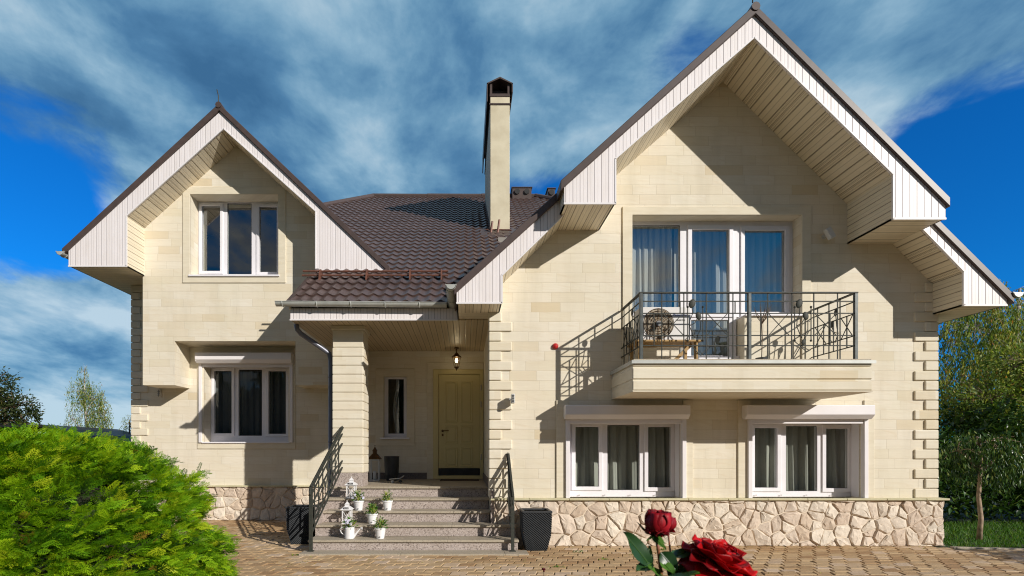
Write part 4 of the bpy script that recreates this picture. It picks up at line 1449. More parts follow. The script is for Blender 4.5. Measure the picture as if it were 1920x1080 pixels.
# spotlight facing sideways beside the porch quoins
sl = empty('security_spotlight', P(957, 750, YR)); tag(sl, 'white box spotlight on the corner quoins right of the porch', 'spotlight', 'white spotlights on the right wing')
c = P(957, 750, YR)
mb = MB(); mb.tube([c, c + Vector((0, -.10, 0)), c + Vector((.03, -.14, 0))], .012, 8); mb.box(c.x - .022, c.x + .022, c.y - .012, c.y, c.z - .03, c.z + .03); mb.build('bracket', M['lampwhite'], sl)
mb = MB(); mb.box(c.x + .0, c.x + .05, c.y - .23, c.y - .07, c.z - .065, c.z + .075); mb.build('lamp_housing', M['lampwhite'], sl, bevel=.01, seg=2)
mb = MB()
for k in range(3): mb.box(c.x + .012, c.x + .04, c.y - .238, c.y - .228, c.z - .05 + k * .04, c.z - .022 + k * .04)
mb.build('lens', M['chrome'], sl)
sl = empty('security_spotlight', P(1545, 444, YR)); tag(sl, 'tilted white spotlight high on the wall right of the balcony door', 'spotlight', 'white spotlights on the right wing')
c = P(1545, 444, YR); rot = Matrix.Rotation(R(-30), 3, 'Y')
mb = MB(); mb.tube([c, c + Vector((0, -.10, 0))], .014, 8); mb.tube([c + Vector((0, -.008, 0)), c], .04, 12); mb.build('bracket', M['lampwhite'], sl)
mb = MB(); mb.obox(c + Vector((0, -.13, 0)), rot @ Vector((.045, 0, 0)), (0, .04, 0), rot @ Vector((0, 0, .085))); mb.build('lamp_housing', M['lampwhite'], sl, bevel=.012, seg=2)
mb = MB()
for k in (-1, 0, 1): mb.obox(c + Vector((0, -.174, 0)) + rot @ Vector((-.012, 0, k * .045)), rot @ Vector((.022, 0, 0)), (0, .004, 0), rot @ Vector((0, 0, .016)))
mb.build('lens', M['lampwhite'], sl)
# red alarm siren
c = P(1041, 649.5, YR); e = empty('alarm_siren', c); tag(e, 'small round red alarm siren on the stone wall left of the balcony', 'alarm siren')
mb = MB(); mb.tube([c + Vector((0, -.001, 0)), c + Vector((0, -.02, 0))], .046, 16); mb.build('base', M['red'], e)
mb = MB(); mb.ball(c + Vector((0, -.02, 0)), .042, 8, (1, .8, 1)); mb.build('dome', M['red'], e, smooth=True)

# hanging porch lantern
LY = 11.25
c = P(856, 640, LY); c.z = 3.54
e = empty('hanging_lantern', c); tag(e, 'lit brass lantern hanging from the porch ceiling above the door', 'lantern')
zc = PZ(676, LY)
mb = MB(); mb.tube([(c.x, c.y, 3.54), (c.x, c.y, zc + .15)], .006, 6); mb.tube([(c.x, c.y, 3.52), (c.x, c.y, 3.54)], .05, 14)
for k in range(5): mb.ball((c.x, c.y, 3.50 - k * .03), .014, 4, (1, .4, 1.2))
mb.build('chain', M['brass'], e)
mb = MB()
for k in range(6):
    a = k * math.pi / 3; ca, sa = math.cos(a), math.sin(a)
    mb.bar((c.x + .085 * ca, c.y + .085 * sa, zc + .07), (c.x + .045 * ca, c.y + .045 * sa, zc - .13), .009)
mb.lathe((c.x, c.y, zc), [(.001, .17), (.03, .15), (.05, .12), (.10, .075), (.10, .062), (.001, .062)], 6)
mb.lathe((c.x, c.y, zc), [(.048, -.125), (.05, -.14), (.02, -.17), (.008, -.20), (.001, -.215)], 6)
mb.build('lantern_frame', M['brass'], e)
mb = MB(); mb.ball((c.x, c.y, zc - .0), .028, 8, (1, 1, 1.5)); mb.build('bulb', M['bulb'], e, smooth=True)
pl_d = bpy.data.lights.new('lantern_light', 'POINT'); pl_d.energy = 0.8; pl_d.color = (1, .78, .45); pl_d.shadow_soft_size = .04
pl = bpy.data.objects.new('lantern_light', pl_d); COL.objects.link(pl); pl.location = (c.x, c.y - .06, zc)

# curtains behind the panes
def curtain(x0, x1, z0, z1, y, mat, label, waves, amp=.035):
    mb = MB()
    mb.grid(lambda u_, v_: (x0 + (x1 - x0) * u_ + .01 * math.sin(v_ * 3 + u_ * 30), y + amp * (math.sin(u_ * waves * 6.283) + .5 * math.sin(u_ * waves * 13.1 + 1 + v_)) * (.6 + .4 * (1 - v_)), z0 + (z1 - z0) * v_), waves * 10, 5)
    o_ = mb.build('curtain', mat, None, smooth=True, recalc=False, origin=((x0 + x1) / 2, y, z1))
    tag(o_, label, 'curtain', 'curtains behind the panes')


curtain(LW[0] - .1, LW[1] + .1, .8, 3.2, 12.22, M['drape_dark'], 'dark drape with folds behind the left lower window', 13)
curtain(W1[0] - .1, W1[1] + .1, .72, 2.1, 8.99, M['drape'], 'grey-green curtain behind the ground floor window nearer the porch', 12)
curtain(W2[0] - .1, W2[1] + .1, .72, 2.1, 8.99, M['drape'], 'grey-green curtain behind the ground floor window nearer the corner', 12)
curtain(BX0 - .1, BX0 + .80, 2.65, 5.1, 9.02, M['sheer'], 'sheer white curtain bunched behind the left pane of the balcony glazing', 9)
curtain(BX0 + .86, BX1 + .1, 2.65, 5.1, 9.08, M['sheer'], 'sheer white curtain drawn wide behind the balcony door and right pane', 15, .025)
mb = MB(); mb.grid(lambda u_, v_: (PX(743, 12.05) + (.10 if v_ < .5 else .07) * (u_ - .5) + .03 * math.sin(v_ * 9), 12.05 + .02 * math.sin(u_ * 6), 1.6 + 1.5 * v_), 6, 14)
o_ = mb.build('curtain', M['sheer'], None, recalc=False, origin=(PX(743, 12.05), 12.05, 3.1)); tag(o_, 'thin pale strip of curtain behind the narrow porch window', 'curtain', 'curtains behind the panes')

# ---- objects on the balcony
ax0, ax1, ay0, ay1, az0, az1 = 2.50, 3.225, 7.92, 8.22, 3.02, 3.50
ac = empty('air_conditioner_unit', ((ax0 + ax1) / 2, ay0, az0)); tag(ac, 'white outdoor air conditioner unit with round fan grille behind the balcony railing', 'air conditioner')
mb = MB(); mb.box(ax0, ax1, ay0, ay1, az0, az1); mb.build('casing', noisy('ac_casing_paint', (.70, .68, .66), (.66, .64, .62), 4, .5, bump=0), ac, bevel=.012, seg=2)
mb = MB(); cxg, czg = ax0 + .26, (az0 + az1) / 2
mb.tube([(cxg, ay0 - .004, czg), (cxg, ay0 - .001, czg)], .215, 28); mb.build('fan_opening', noisy('ac_recess', (.36, .30, .22), (.30, .25, .18), 6, .6), ac)
mb = MB()
for r_ in (.04, .075, .11, .145, .18, .215):
    mb.tube([(cxg + r_ * math.cos(t), ay0 - .016, czg + r_ * math.sin(t)) for t in [k * math.pi / 12 for k in range(25)]], .004, 4, cap=False)
for k in range(12):
    a = k * math.pi / 6; mb.bar((cxg, ay0 - .014, czg), (cxg + .215 * math.cos(a), ay0 - .014, czg + .215 * math.sin(a)), .005)
mb.build('fan_grille', M['brass'], ac)
mb = MB(); mb.tube([(cxg, ay0 - .022, czg), (cxg, ay0 - .004, czg)], .04, 14); mb.build('fan_hub', M['grey_plate'], ac)
text('brand_lettering', 'Panasonic', .048, M['ink_blue'], (PX(1275, ay0), ay0 - .004, PZ(590.5, ay0)), ac)
text('type_lettering', 'INVERTER', .030, M['black'], (PX(1276, ay0), ay0 - .004, PZ(600.5, ay0)), ac)
tb = empty('timber_stand', (2.85, 8.05, 2.675)); tag(tb, 'wooden trestle stand carrying the air conditioner on the balcony', 'stand')
mb = MB(); mb.box(2.42, 3.35, 7.84, 8.3, 2.99, 3.018); mb.build('stand_top', M['wood'], tb, bevel=.004)
for (x, yy) in ((2.48, 7.88), (3.28, 7.88), (2.48, 8.26), (3.28, 8.26)):
    mb = MB(); mb.box(x - .02, x + .02, yy - .02, yy + .02, 2.676, 2.989); mb.build('leg', M['wood'], tb)
mb = MB(); mb.bar((3.24, 7.93, 2.97), (2.98, 7.93, 2.72), .045, .02); mb.build('brace', M['wood'], tb)
# flower tuft seen on the balcony floor by the right pane
tu = empty('dry_plant', (PX(1428, 8.3), 8.3, 2.676)); tag(tu, 'thin leafless plant in a pot in front of the right balcony pane', 'plant')
mb = MB(); c = Vector((PX(1428, 8.3), 8.3, 2.676)); mb.lathe(c, [(.001, 0), (.06, 0), (.085, .16), (.075, .16), (.001, .15)], 14); mb.build('pot', M['charcoal'], tu)
mb = MB()
for k in range(16):
    a = random.uniform(0, 6.28); l = random.uniform(.12, .34); h0 = .55 + random.uniform(0, .1)
    p0 = c + Vector((0, 0, .15)); p1 = c + Vector((0, 0, h0 + .1)); 
    mb.tube([p1, p1 + Vector((math.cos(a) * l * .4, math.sin(a) * l * .3, l * .5)), p1 + Vector((math.cos(a) * l * .6, math.sin(a) * l * .4, l))], [.005, .004, .0015], 4)
mb.tube([c + Vector((0, 0, .1)), c + Vector((.01, 0, .45)), c + Vector((0, 0, .75))], .007, 5)
mb.build('stem', M['bark'], tu)


# ---- planters by the steps
def wicker_planter(loc, label, h=.56, wt=.205, wb=.145):
    e = empty('wicker_planter', loc); tag(e, label, 'planter', 'dark wicker planters beside the steps')
    c = Vector(loc)
    prof = [(wb, 0), (wt * .96, .42 * h), (wt * 1.0, .8 * h), (wt, h)]
    m2 = MB()
    rows = 34
    for face in range(4):
        rot = Matrix.Rotation(face * math.pi / 2, 3, 'Z')
        def fn(u_, v_):
            z = v_ * h
            hw = np.interp(z, [p[1] for p in prof], [p[0] for p in prof])
            k = int(v_ * rows + .5); kk = int(u_ * 20 + .5)
            bulge = .008 * math.cos(math.pi * (k + kk))
            return c + rot @ Vector(((u_ * 2 - 1) * hw, -hw - bulge, z))
        m2.grid(fn, 20, rows)
    m2.build('basket', M['charcoal'], e, recalc=False)
    m2 = MB()
    m2.prism([[(c.x - wt - .012, c.y - wt - .012), (c.x + wt + .012, c.y - wt - .012), (c.x + wt + .012, c.y + wt + .012), (c.x - wt - .012, c.y + wt + .012)],
              [(c.x - wt + .03, c.y - wt + .03), (c.x + wt - .03, c.y - wt + .03), (c.x + wt - .03, c.y + wt - .03), (c.x - wt + .03, c.y + wt - .03)]], 'Z', c.z + h - .01, c.z + h + .02)
    m2.build('rim', M['charcoal'], e, bevel=.006)
    m2 = MB(); m2.box(c.x - wt + .02, c.x + wt - .02, c.y - wt + .02, c.y + wt - .02, c.z + h - .12, c.z + h - .08); m2.build('soil', M['soil'], e)
    return e


wicker_planter((PX(1004, 8.17), 8.17, .0), 'tapered dark wicker planter in the sun right of the steps')
wicker_planter((PX(569, 8.75), 8.75, .0), 'tapered dark wicker planter in striped shade left of the steps', h=.56)


# ---- pots with plants on the steps
def leaf_tmpl(w_=.35, fold=.12, bend=.25):
    return ([(0, 0, 0), (-w_ * .5, .38, fold), (0, .5, bend * .4), (w_ * .5, .38, fold), (0, 1, bend)], [(0, 3, 2), (0, 2, 1), (1, 2, 4), (2, 3, 4)])


LEAF = [leaf_tmpl(.42, .06, -.1), leaf_tmpl(.34, .1, .2), leaf_tmpl(.5, .04, -.25)]


def herb_leaves(c, rad, h, n, seed, parent, flowers=0, name='leaves'):
    c = np.array(c)
    d_ = rand_dirs(n); d_[:, 2] = np.abs(d_[:, 2]) * .9 + .1
    rr = RNG.random(n) ** .5
    loc = c + np.stack([d_[:, 0] * rad * rr, d_[:, 1] * rad * rr, RNG.random(n) * h * (1.05 - .5 * rr)], 1)
    fw = np.stack([d_[:, 0], d_[:, 1], d_[:, 2] * 1.1], 1)
    scatter(name, LEAF, loc, frames(fw, RNG.uniform(-.7, .7, n)), RNG.uniform(.034, .066, n), RNG.random(n), M['herb'], parent)
    mbh = MB()
    for k in range(7):
        a = random.uniform(0, 6.28)
        mbh.tube([Vector(c), Vector(c) + Vector((math.cos(a) * rad * .4, math.sin(a) * rad * .4, h * .5)), Vector(c) + Vector((math.cos(a) * rad * .7, math.sin(a) * rad * .7, h * .9))], [.0045, .0035, .002], 5)
    mbh.build('stem', M['herb_stem'], parent)
    if flowers:
        mf = MB()
        for k in range(flowers):
            a = random.uniform(3.4, 6.0); p = Vector(c) + Vector((math.cos(a) * rad * random.uniform(.5, 1.1), math.sin(a) * rad * .9, h * random.uniform(.1, .8)))
            for q in range(5):
                b_ = q * 1.256 + a
                mf.ball(p + Vector((math.cos(b_) * .011, -.004, math.sin(b_) * .011)), .011, 3, (1, .3, 1))
        mf.build('blossom', M['petal_pale'], parent)


M['herb_stem'] = noisy('pale_green_stem', (0.28, 0.36, 0.08), (0.34, 0.30, 0.08), 10, 0.5)


def pot(loc, label, h=.155, rt=.082, rb=.056, rad=.09, ph=.17, n=120, flowers=0):
    e = empty('flower_pot', loc); tag(e, label, 'flower pot', 'white flower pots on the steps')
    c = Vector(loc)
    mb = MB(); mb.lathe(c, [(.001, .001), (rb, .001), (rb + .002, .01), (rt - .004, h - .02), (rt + .004, h - .02), (rt + .004, h), (rt - .006, h), (rt - .012, h - .03), (.001, h - .03)], 24)
    mb.build('pot', M['potwhite'], e, smooth=False)
    mb = MB(); mb.tube([c + Vector((0, -rb - .004, .028)), c + Vector((0, -rb - .012, .028))], .011, 10); mb.build('water_gauge', M['grey_plate'], e)
    mb = MB(); mb.lathe(c, [(rt - .012, h - .028), (.001, h - .02)], 16); mb.build('soil', M['soil'], e)
    herb_leaves((c.x, c.y, c.z + h - .02), rad, ph, n, 1, e, flowers)
    return e


pot((PX(672.5, 8.74), 8.74, .51), 'white pot of leafy pansies on the middle step beside the upper white lantern', flowers=5, rad=.085, ph=.21)
pot((PX(726.6, 8.74), 8.74, .51), 'white pot with an upright leafy plant, the one farthest right on the middle step', rad=.08, ph=.19, n=90)
pot((PX(698, 8.42), 8.42, .34), 'white pot with bushy greenery on the second step, half hidden behind another pot', rad=.09, ph=.18, n=150)
pot((PX(713, 8.08), 8.08, .17), 'white pot with bushy greenery on the lowest step beside the watering can', rad=.095, ph=.19, n=150)
# watering can
c = Vector((PX(655.5, 8.08), 8.08, .17)); e = empty('watering_can', c); tag(e, 'white watering can planted with pansies on the lowest step', 'watering can')
mb = MB(); mb.lathe(c, [(.001, .002), (.070, .002), (.072, .01), (.070, .165), (.074, .17), (.066, .17), (.064, .14), (.001, .14)], 24); mb.build('can', M['potwhite'], e)
mb = MB(); mb.tube([c + Vector((.066, 0, .03)), c + Vector((.11, -.005, .09)), c + Vector((.165, -.01, .155))], [.017, .012, .008], 10)
mb.tube([c + Vector((.155, -.01, .150)), c + Vector((.185, -.012, .150))], [.009, .024], 10)
mb.build('spout', M['potwhite'], e)
mb = MB(); mb.tube([c + Vector((-.068, 0, .045)), c + Vector((-.12, 0, .08)), c + Vector((-.142, 0, .13)), c + Vector((-.115, 0, .165)), c + Vector((-.07, 0, .158))], .0075, 8); mb.build('handle', M['potwhite'], e, smooth=True)
herb_leaves((c.x, c.y, c.z + .14), .085, .17, 130, 2, e, 9)


def lantern(loc, label, h, w_, mats, signs=None, rooftype='white'):
    e = empty('floor_lantern', loc); tag(e, label, 'lantern', 'floor lanterns at the entrance')
    c = Vector(loc); fm, rm = mats
    hb = h * .62
    mb = MB()
    mb.box(c.x - w_, c.x + w_, c.y - w_, c.y + w_, c.z, c.z + h * .045)
    t = w_ * .2
    for sx in (-1, 1):
        for sy in (-1, 1):
            mb.box(c.x + sx * w_ * .95 - t / 2 - (sx > 0) * t / 2 + (sx < 0) * t / 2, c.x + sx * w_ * .95 + t / 2 - (sx > 0) * t / 2 + (sx < 0) * t / 2,
                   c.y + sy * w_ * .95 - t / 2 - (sy > 0) * t / 2 + (sy < 0) * t / 2, c.y + sy * w_ * .95 + t / 2 - (sy > 0) * t / 2 + (sy < 0) * t / 2, c.z + h * .045, c.z + hb)
    mb.prism([[(c.x - w_, c.y - w_), (c.x + w_, c.y - w_), (c.x + w_, c.y + w_), (c.x - w_, c.y + w_)], [(c.x - w_ * .7, c.y - w_ * .7), (c.x + w_ * .7, c.y - w_ * .7), (c.x + w_ * .7, c.y + w_ * .7), (c.x - w_ * .7, c.y + w_ * .7)]], 'Z', c.z + hb - h * .04, c.z + hb)
    if signs is not None:
        for sy in (-1, 1):
            yy = c.y + sy * w_ * .88
            mb.bar((c.x - w_ * .8, yy, c.z + h * .06), (c.x + w_ * .8, yy, c.z + hb - h * .05), w_ * .09); mb.bar((c.x + w_ * .8, yy, c.z + h * .06), (c.x - w_ * .8, yy, c.z + hb - h * .05), w_ * .09)
    mb.build('lantern_frame', fm, e)
    mb = MB()
    rot = Matrix.Rotation(math.pi / 4, 3, 'Z'); s2 = math.sqrt(2)
    mb.lathe(c, [(w_ * 1.22 * s2, hb), (w_ * 1.22 * s2, hb + h * .02), (w_ * .62 * s2, hb + h * .13), (w_ * .40 * s2, hb + h * .155), (w_ * .40 * s2, hb + h * .22), (w_ * .50 * s2, hb + h * .225), (w_ * .1, hb + h * .34), (.001, hb + h * .36)], 4, rot)
    mb.lathe(c, [(w_ * 1.22 * s2, hb), (.001, hb + .003)], 4, rot)
    mb.tube([c + Vector((w_ * .12 * math.cos(t_), 0, h * 1.0 + w_ * .12 * math.sin(t_))) for t_ in [k * math.pi / 5 for k in range(11)]], w_ * .03, 5)
    mb.build('lantern_roof', rm, e)
    mb = MB(); mb.lathe(c, [(.001, h * .05), (w_ * .35, h * .05), (w_ * .35, h * .28), (.001, h * .28)], 12); mb.build('candle', M['lampwhite'], e)
    if signs:
        zsg = c.z + hb + h * .075; yy = c.y - w_ * 1.12
        mb = MB(); mb.box(c.x - w_ * .58, c.x + w_ * .52, yy - .004, yy, zsg - h * .042, zsg + h * .042); sg = mb.build('sign', M['black'], e)
        text('lettering', signs, h * .066, M['potwhite'], (c.x - w_ * .03, yy - .0045, zsg), sg)
    return e


lantern((PX(659, 8.98), 8.98, .68), 'white cross-braced lantern on the upper step, black sign under its peak', .345, .074, (M['potwhite'], M['potwhite']), 'YOU')
lantern((PX(651, 8.44), 8.44, .34), 'white cross-braced lantern on the second step behind the watering can', .345, .070, (M['potwhite'], M['potwhite']), 'HOME')
lantern((PX(703, 10.95), 10.95, .85), 'tall white lantern with a dark metal roof on the landing beside the column', .70, .095, (M['lampwhite'], M['brass']), None)
# tall dark planter on the landing
c = Vector((PX(734.5, 11.15), 11.15, .85)); e = empty('tall_planter', c); tag(e, 'tall dark round planter standing on the landing under the narrow window', 'planter')
mb = MB(); mb.lathe(c, [(.001, 0), (.105, 0), (.135, .12), (.148, .30), (.150, .47), (.142, .47), (.138, .40), (.001, .40)], 28); mb.build('planter', M['charcoal'], e, smooth=False)
mb = MB(); mb.lathe(c, [(.150, .47), (.156, .475), (.150, .49), (.140, .48)], 28); mb.build('rim', M['charcoal'], e)
# skateboard
c = Vector((PX(745, 10.4), 10.4, .85)); e = empty('skateboard', c); tag(e, 'small pale skateboard with a raised tail on the landing near the dark planter', 'skateboard')
mb = MB()
mb.grid(lambda u_, v_: (c.x - .15 + .27 * u_, c.y - .055 + .11 * v_ * (1), c.z + .06 + .012 * abs(2 * v_ - 1) ** 2 + (.045 * ((u_ - .72) / .28) ** 1.2 if u_ > .72 else 0) + .02 * u_), 14, 5)
dk = mb.build('deck', M['lampwhite'], e, recalc=False); md = dk.modifiers.new('t', 'SOLIDIFY'); md.thickness = .008
for x in (-.09, .06):
    mb = MB(); mb.bar((c.x + x, c.y - .05, c.z + .03), (c.x + x, c.y + .05, c.z + .03), .014); mb.bar((c.x + x, c.y, c.z + .03), (c.x + x, c.y, c.z + .062), .02); mb.build('truck', M['chrome'], e)
    for sy in (-.05, .05):
        mb = MB(); mb.tube([(c.x + x, c.y + sy - .012, c.z + .0255), (c.x + x, c.y + sy + .012, c.z + .0255)], .025, 14); mb.build('wheel', M['lampwhite'] if x < 0 else M['charcoal'], e)
# doormat
c = Vector((-.12, 11.2, .851)); mb = MB(); mb.box(-.5, .28, 11.0, 11.45, .851, .865)
tag(mb.build('doormat', M['soil'], None, bevel=.004, origin=(-.12, 11.2, .851)), 'brown doormat lying in front of the yellow door', 'doormat')

# ================================================================== vegetation
def frond_tmpl(L=1.0, n=6, seed=0, curl=-.18):
    r_ = random.Random(seed)
    vs, fs = [], []
    def add(a, b_, w_):
        a, b_ = Vector(a), Vector(b_)
        d_ = (b_ - a); s = Vector((d_.y, -d_.x, 0)).normalized() * w_
        k = len(vs)
        m_ = a.lerp(b_, .45)
        vs.extend([tuple(a), tuple(m_ + s), tuple(b_), tuple(m_ - s)]); fs.append((k, k + 1, k + 2, k + 3))
    def zc_(y, x): return curl * y * y + .06 * abs(x) - .5 * x * x
    add((0, 0, 0), (0, .55, zc_(.55, 0)), .022); add((0, .5, zc_(.5, 0)), (0.02, 1.0, zc_(1, 0)), .016)
    for i in range(n):
        y = .10 + .86 * i / n
        ln = (.44 * (1 - .72 * y) + .06) * r_.uniform(.75, 1.2)
        for s in (-1, 1):
            ex, ey = s * ln * .62, y + ln * .85
            add((0, y, zc_(y, 0)), (ex, ey, zc_(ey, ex)), .025)
            if ln > .17:
                for f in (.55,):
                    qx, qy = ex * f, y + (ey - y) * f
                    l2 = ln * .42
                    add((qx, qy, zc_(qy, qx)), (qx + s * l2 * .15, qy + l2, zc_(qy + l2, qx)), .020)
                    add((qx, qy, zc_(qy, qx)), (qx + s * l2 * .95, qy + l2 * .25, zc_(qy, qx + s * l2)), .020)
    return (vs, fs)


FROND = [frond_tmpl(seed=s, curl=c_) for s, c_ in ((1, -.18), (2, -.30), (3, .05))]
jb = empty('juniper_bush', (-4.25, 5.4, 0)); tag(jb, 'large spreading yellow-green juniper bush at the left edge of the paving', 'bush')
C0 = np.array([-4.22, 5.35, .05]); RAD = np.array([1.69, 1.55, 1.52])
def jun_surface(n, k0=.86, k1=1.0):
    d_ = rand_dirs(n * 3)
    d_ = d_[(d_[:, 2] > -.05) & (d_[:, 1] < .55)][:n]
    ex = 2.8
    rr = 1 / (np.abs(d_) ** ex).sum(1) ** (1 / ex)
    lump = 1 + .035 * np.sin(d_[:, 0] * 9 + d_[:, 2] * 7) + .035 * np.sin(d_[:, 0] * 17 - d_[:, 1] * 13 + d_[:, 2] * 11)
    p = C0 + d_ * RAD * (rr * lump * RNG.uniform(k0, k1, len(d_)))[:, None]
    nrm = d_ / RAD; nrm /= np.linalg.norm(nrm, axis=1, keepdims=True)
    return p, nrm
# branch after branch, each a flat layered fan of sprays with dark hollows between
cen, cn = jun_surface(2500, .80, .95)
hol = np.sin(cen[:, 0] * 6.1 + 1.4 * np.sin(cen[:, 2] * 5.3)) * np.sin(cen[:, 2] * 9.1 + 1.9 * np.sin(cen[:, 0] * 4.3))
keep_ = RNG.random(len(cen)) < np.clip(.85 + .6 * hol, .38, 1)
cen, cn = cen[keep_], cn[keep_]
Nc = len(cen)
D_ = cn * .85 + np.array([.42, -.05, .16]) + RNG.normal(size=(Nc, 3)) * .28
D_ /= np.linalg.norm(D_, axis=1, keepdims=True)
Lb = RNG.uniform(.16, .34, Nc)
ctint = np.clip(RNG.normal(.52, .20, Nc), .05, .9)
PER = 14
ci = np.repeat(np.arange(Nc), PER)
t_ = RNG.random(len(ci)) ** .8
side_ = np.cross(D_, np.array([0, 0, 1.0])); side_ /= np.linalg.norm(side_, axis=1, keepdims=True)
lat = RNG.choice([-1, 1], len(ci)) * RNG.random(len(ci)) ** .7
pos = cen[ci] - D_[ci] * .12 + D_[ci] * (Lb[ci] * t_)[:, None] + side_[ci] * (lat * .085 * (1.1 - t_))[:, None] + RNG.normal(size=(len(ci), 3)) * .010
pos[:, 2] -= .10 * t_ ** 2 * Lb[ci]
fw = D_[ci] + side_[ci] * (lat * .8)[:, None] + RNG.normal(size=(len(ci), 3)) * .24
inside = (np.abs((pos + fw * .08 - C0) / (RAD * 1.06)) ** 2.8).sum(1) < 1
pos, fw, ci, t_ = pos[inside], fw[inside], ci[inside], t_[inside]
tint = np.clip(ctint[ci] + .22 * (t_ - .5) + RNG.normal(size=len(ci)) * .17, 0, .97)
tint[RNG.random(len(ci)) < .005] = 1.0
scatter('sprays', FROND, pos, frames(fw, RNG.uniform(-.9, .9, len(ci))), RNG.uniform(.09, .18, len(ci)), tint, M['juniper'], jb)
mb = MB(); mb.ball(tuple(C0), 1, 18, tuple(RAD * .84))  # solid ball, its dark colour stands for shade between the sprays
core = mb.build('shade_core', M['jun_core'], jb)
# woody stems and a few dead tips showing through
mb = MB()
for _ in range(90):
    v_ = Vector(rand_dirs(1)[0]); v_.z = abs(v_.z)
    if v_.y > .4: continue
    e_ = Vector(C0) + Vector((v_.x * RAD[0], v_.y * RAD[1], v_.z * RAD[2])) * .9
    b_ = Vector((C0[0] + v_.x * .5, C0[1] + v_.y * .4, .1))
    mb.tube([b_, b_.lerp(e_, .5) + Vector((0, 0, -.08)), e_], [.014, .010, .004], 5)
mb.build('branch', M['bark'], jb)


def tree(name, label, base, trunk_pts, rads, clumps, n, size, leafmat, barkmat, cat='tree', weep=0.0, strands=0, group=None, twigs=40, lt=LEAF, spread=.33):
    """clumps: list of (centre, radii); leaves scatter through the clumps, hanging ones run down in strands"""
    base = Vector(base)
    e = empty(name, base); tag(e, label, cat, group)
    mb = MB()
    tp = [base + Vector(q) for q in trunk_pts]
    mb.tube(tp, rads, 9)
    for (c_, r_) in clumps:
        cc = base + Vector(c_)
        t0 = min(tp, key=lambda q: abs(q.z - (cc.z - r_[2] * .9)))
        mid = t0.lerp(cc, .5) + Vector((random.uniform(-.1, .1), random.uniform(-.1, .1), .12))
        mb.tube([t0, mid, cc], [rads[-1] * 1.6, rads[-1] * 1.1, rads[-1] * .5], 6)
        for k in range(twigs // max(1, len(clumps)) + 1):
            v_ = Vector(rand_dirs(1)[0]); e2 = cc + Vector((v_.x * r_[0], v_.y * r_[1], v_.z * r_[2])) * .95
            mb.tube([cc, cc.lerp(e2, .5) + Vector((0, 0, .06)), e2], [rads[-1] * .5, rads[-1] * .3, rads[-1] * .12], 4)
    mb.build('trunk', barkmat, e, smooth=True)
    L, Fw, Sc, Ti = [], [], [], []
    tot = sum(r_[0] * r_[1] * r_[2] for _, r_ in clumps) ** 1.0
    for (c_, r_) in clumps:
        m_ = int(n * (r_[0] * r_[1] * r_[2]) / tot)
        cc = np.array(base + Vector(c_)); rr_ = np.array(r_)
        if strands:
            ns = max(4, int(m_ / strands))
            d_ = rand_dirs(ns); st = cc + d_ * rr_ * RNG.uniform(.4, 1.0, (ns, 1)); st[:, 2] += rr_[2] * .3
            ln = RNG.uniform(.5, 1.3, ns) * weep
            for i in range(ns):
                t = RNG.random(strands)
                q = st[i] + np.stack([RNG.normal(size=strands) * .03 + t * d_[i, 0] * .15, RNG.normal(size=strands) * .03 + t * d_[i, 1] * .15, -t * ln[i]], 1)
                L.append(q); Fw.append(np.stack([RNG.normal(size=strands) * .35, RNG.normal(size=strands) * .35, -np.ones(strands)], 1))
                Ti.append(np.clip(RNG.normal(.45, .25, strands) + .2 * math.sin(i), 0, 1))
        else:
            # leaf clusters inside the clump
            nc_ = max(3, m_ // 22)
            d_ = rand_dirs(nc_); cen = cc + d_ * rr_ * (RNG.random((nc_, 1)) ** .4)
            idx = RNG.integers(0, nc_, m_)
            q = cen[idx] + RNG.normal(size=(m_, 3)) * spread * rr_.mean() * .35
            L.append(q); f_ = (q - cc) / rr_ + RNG.normal(size=(m_, 3)) * .8; Fw.append(f_)
            Ti.append(np.clip(RNG.normal(.4, .22, m_) + .12 * np.sin(idx * 1.7), 0, 1))
    L = np.concatenate(L); Fw = np.concatenate(Fw); Ti = np.concatenate(Ti)
    scatter('crown', lt, L, frames(Fw, RNG.uniform(-1.5, 1.5, len(L))), RNG.uniform(.7, 1.3, len(L)) * size, Ti, leafmat, e)
    return e


THIN = [leaf_tmpl(.22, .03, -.15), leaf_tmpl(.28, .05, .1)]
# beyond the bush, on the left
def at(px, py, Y): q = P(px, py, Y); return q
Yo = 21
b0 = Vector((PX(10, Yo), Yo, 0))
tree('oak_tree', 'dark rounded tree rising behind the juniper at the left edge', b0, [(0, 0, 0), (.05, 0, 1.6), (0, 0, 3)], [.17, .13, .06],
     [((-.5, 0, 3.9), (.9, .8, .75)), ((.35, 0, 3.1), (.8, .8, .6)), ((.75, 0, 2.5), (.55, .6, .5)), ((-.3, 0, 2.5), (.9, .8, .7)), ((-.1, .1, 3.4), (.5, .5, .5))], 5200, .12, M['oak_leaf'], M['bark'], group='trees beyond the juniper bush')
Yb_ = 24
b0 = Vector((PX(165, Yb_), Yb_, 0))
tree('birch_tree', 'thin drooping birch with a white trunk left of the house', b0, [(.15, 0, 0), (.1, 0, 1.6), (-.1, 0, 2.9), (-.15, 0, 4.4)], [.10, .075, .05, .02],
     [((-.3, 0, 4.0), (.45, .5, .7)), ((.25, 0, 3.7), (.5, .5, .7)), ((.65, 0, 3.1), (.35, .4, .8)), ((-.65, 0, 2.8), (.3, .3, .7)), ((.35, 0, 2.6), (.6, .5, .7)), ((-.15, 0, 4.9), (.22, .2, .35))], 8500, .085, M['birch_leaf'], M['birch_bark'], weep=.9, strands=16, group='trees beyond the juniper bush', lt=THIN, twigs=60)
b0 = Vector((PX(243, Yb_), Yb_, 0))
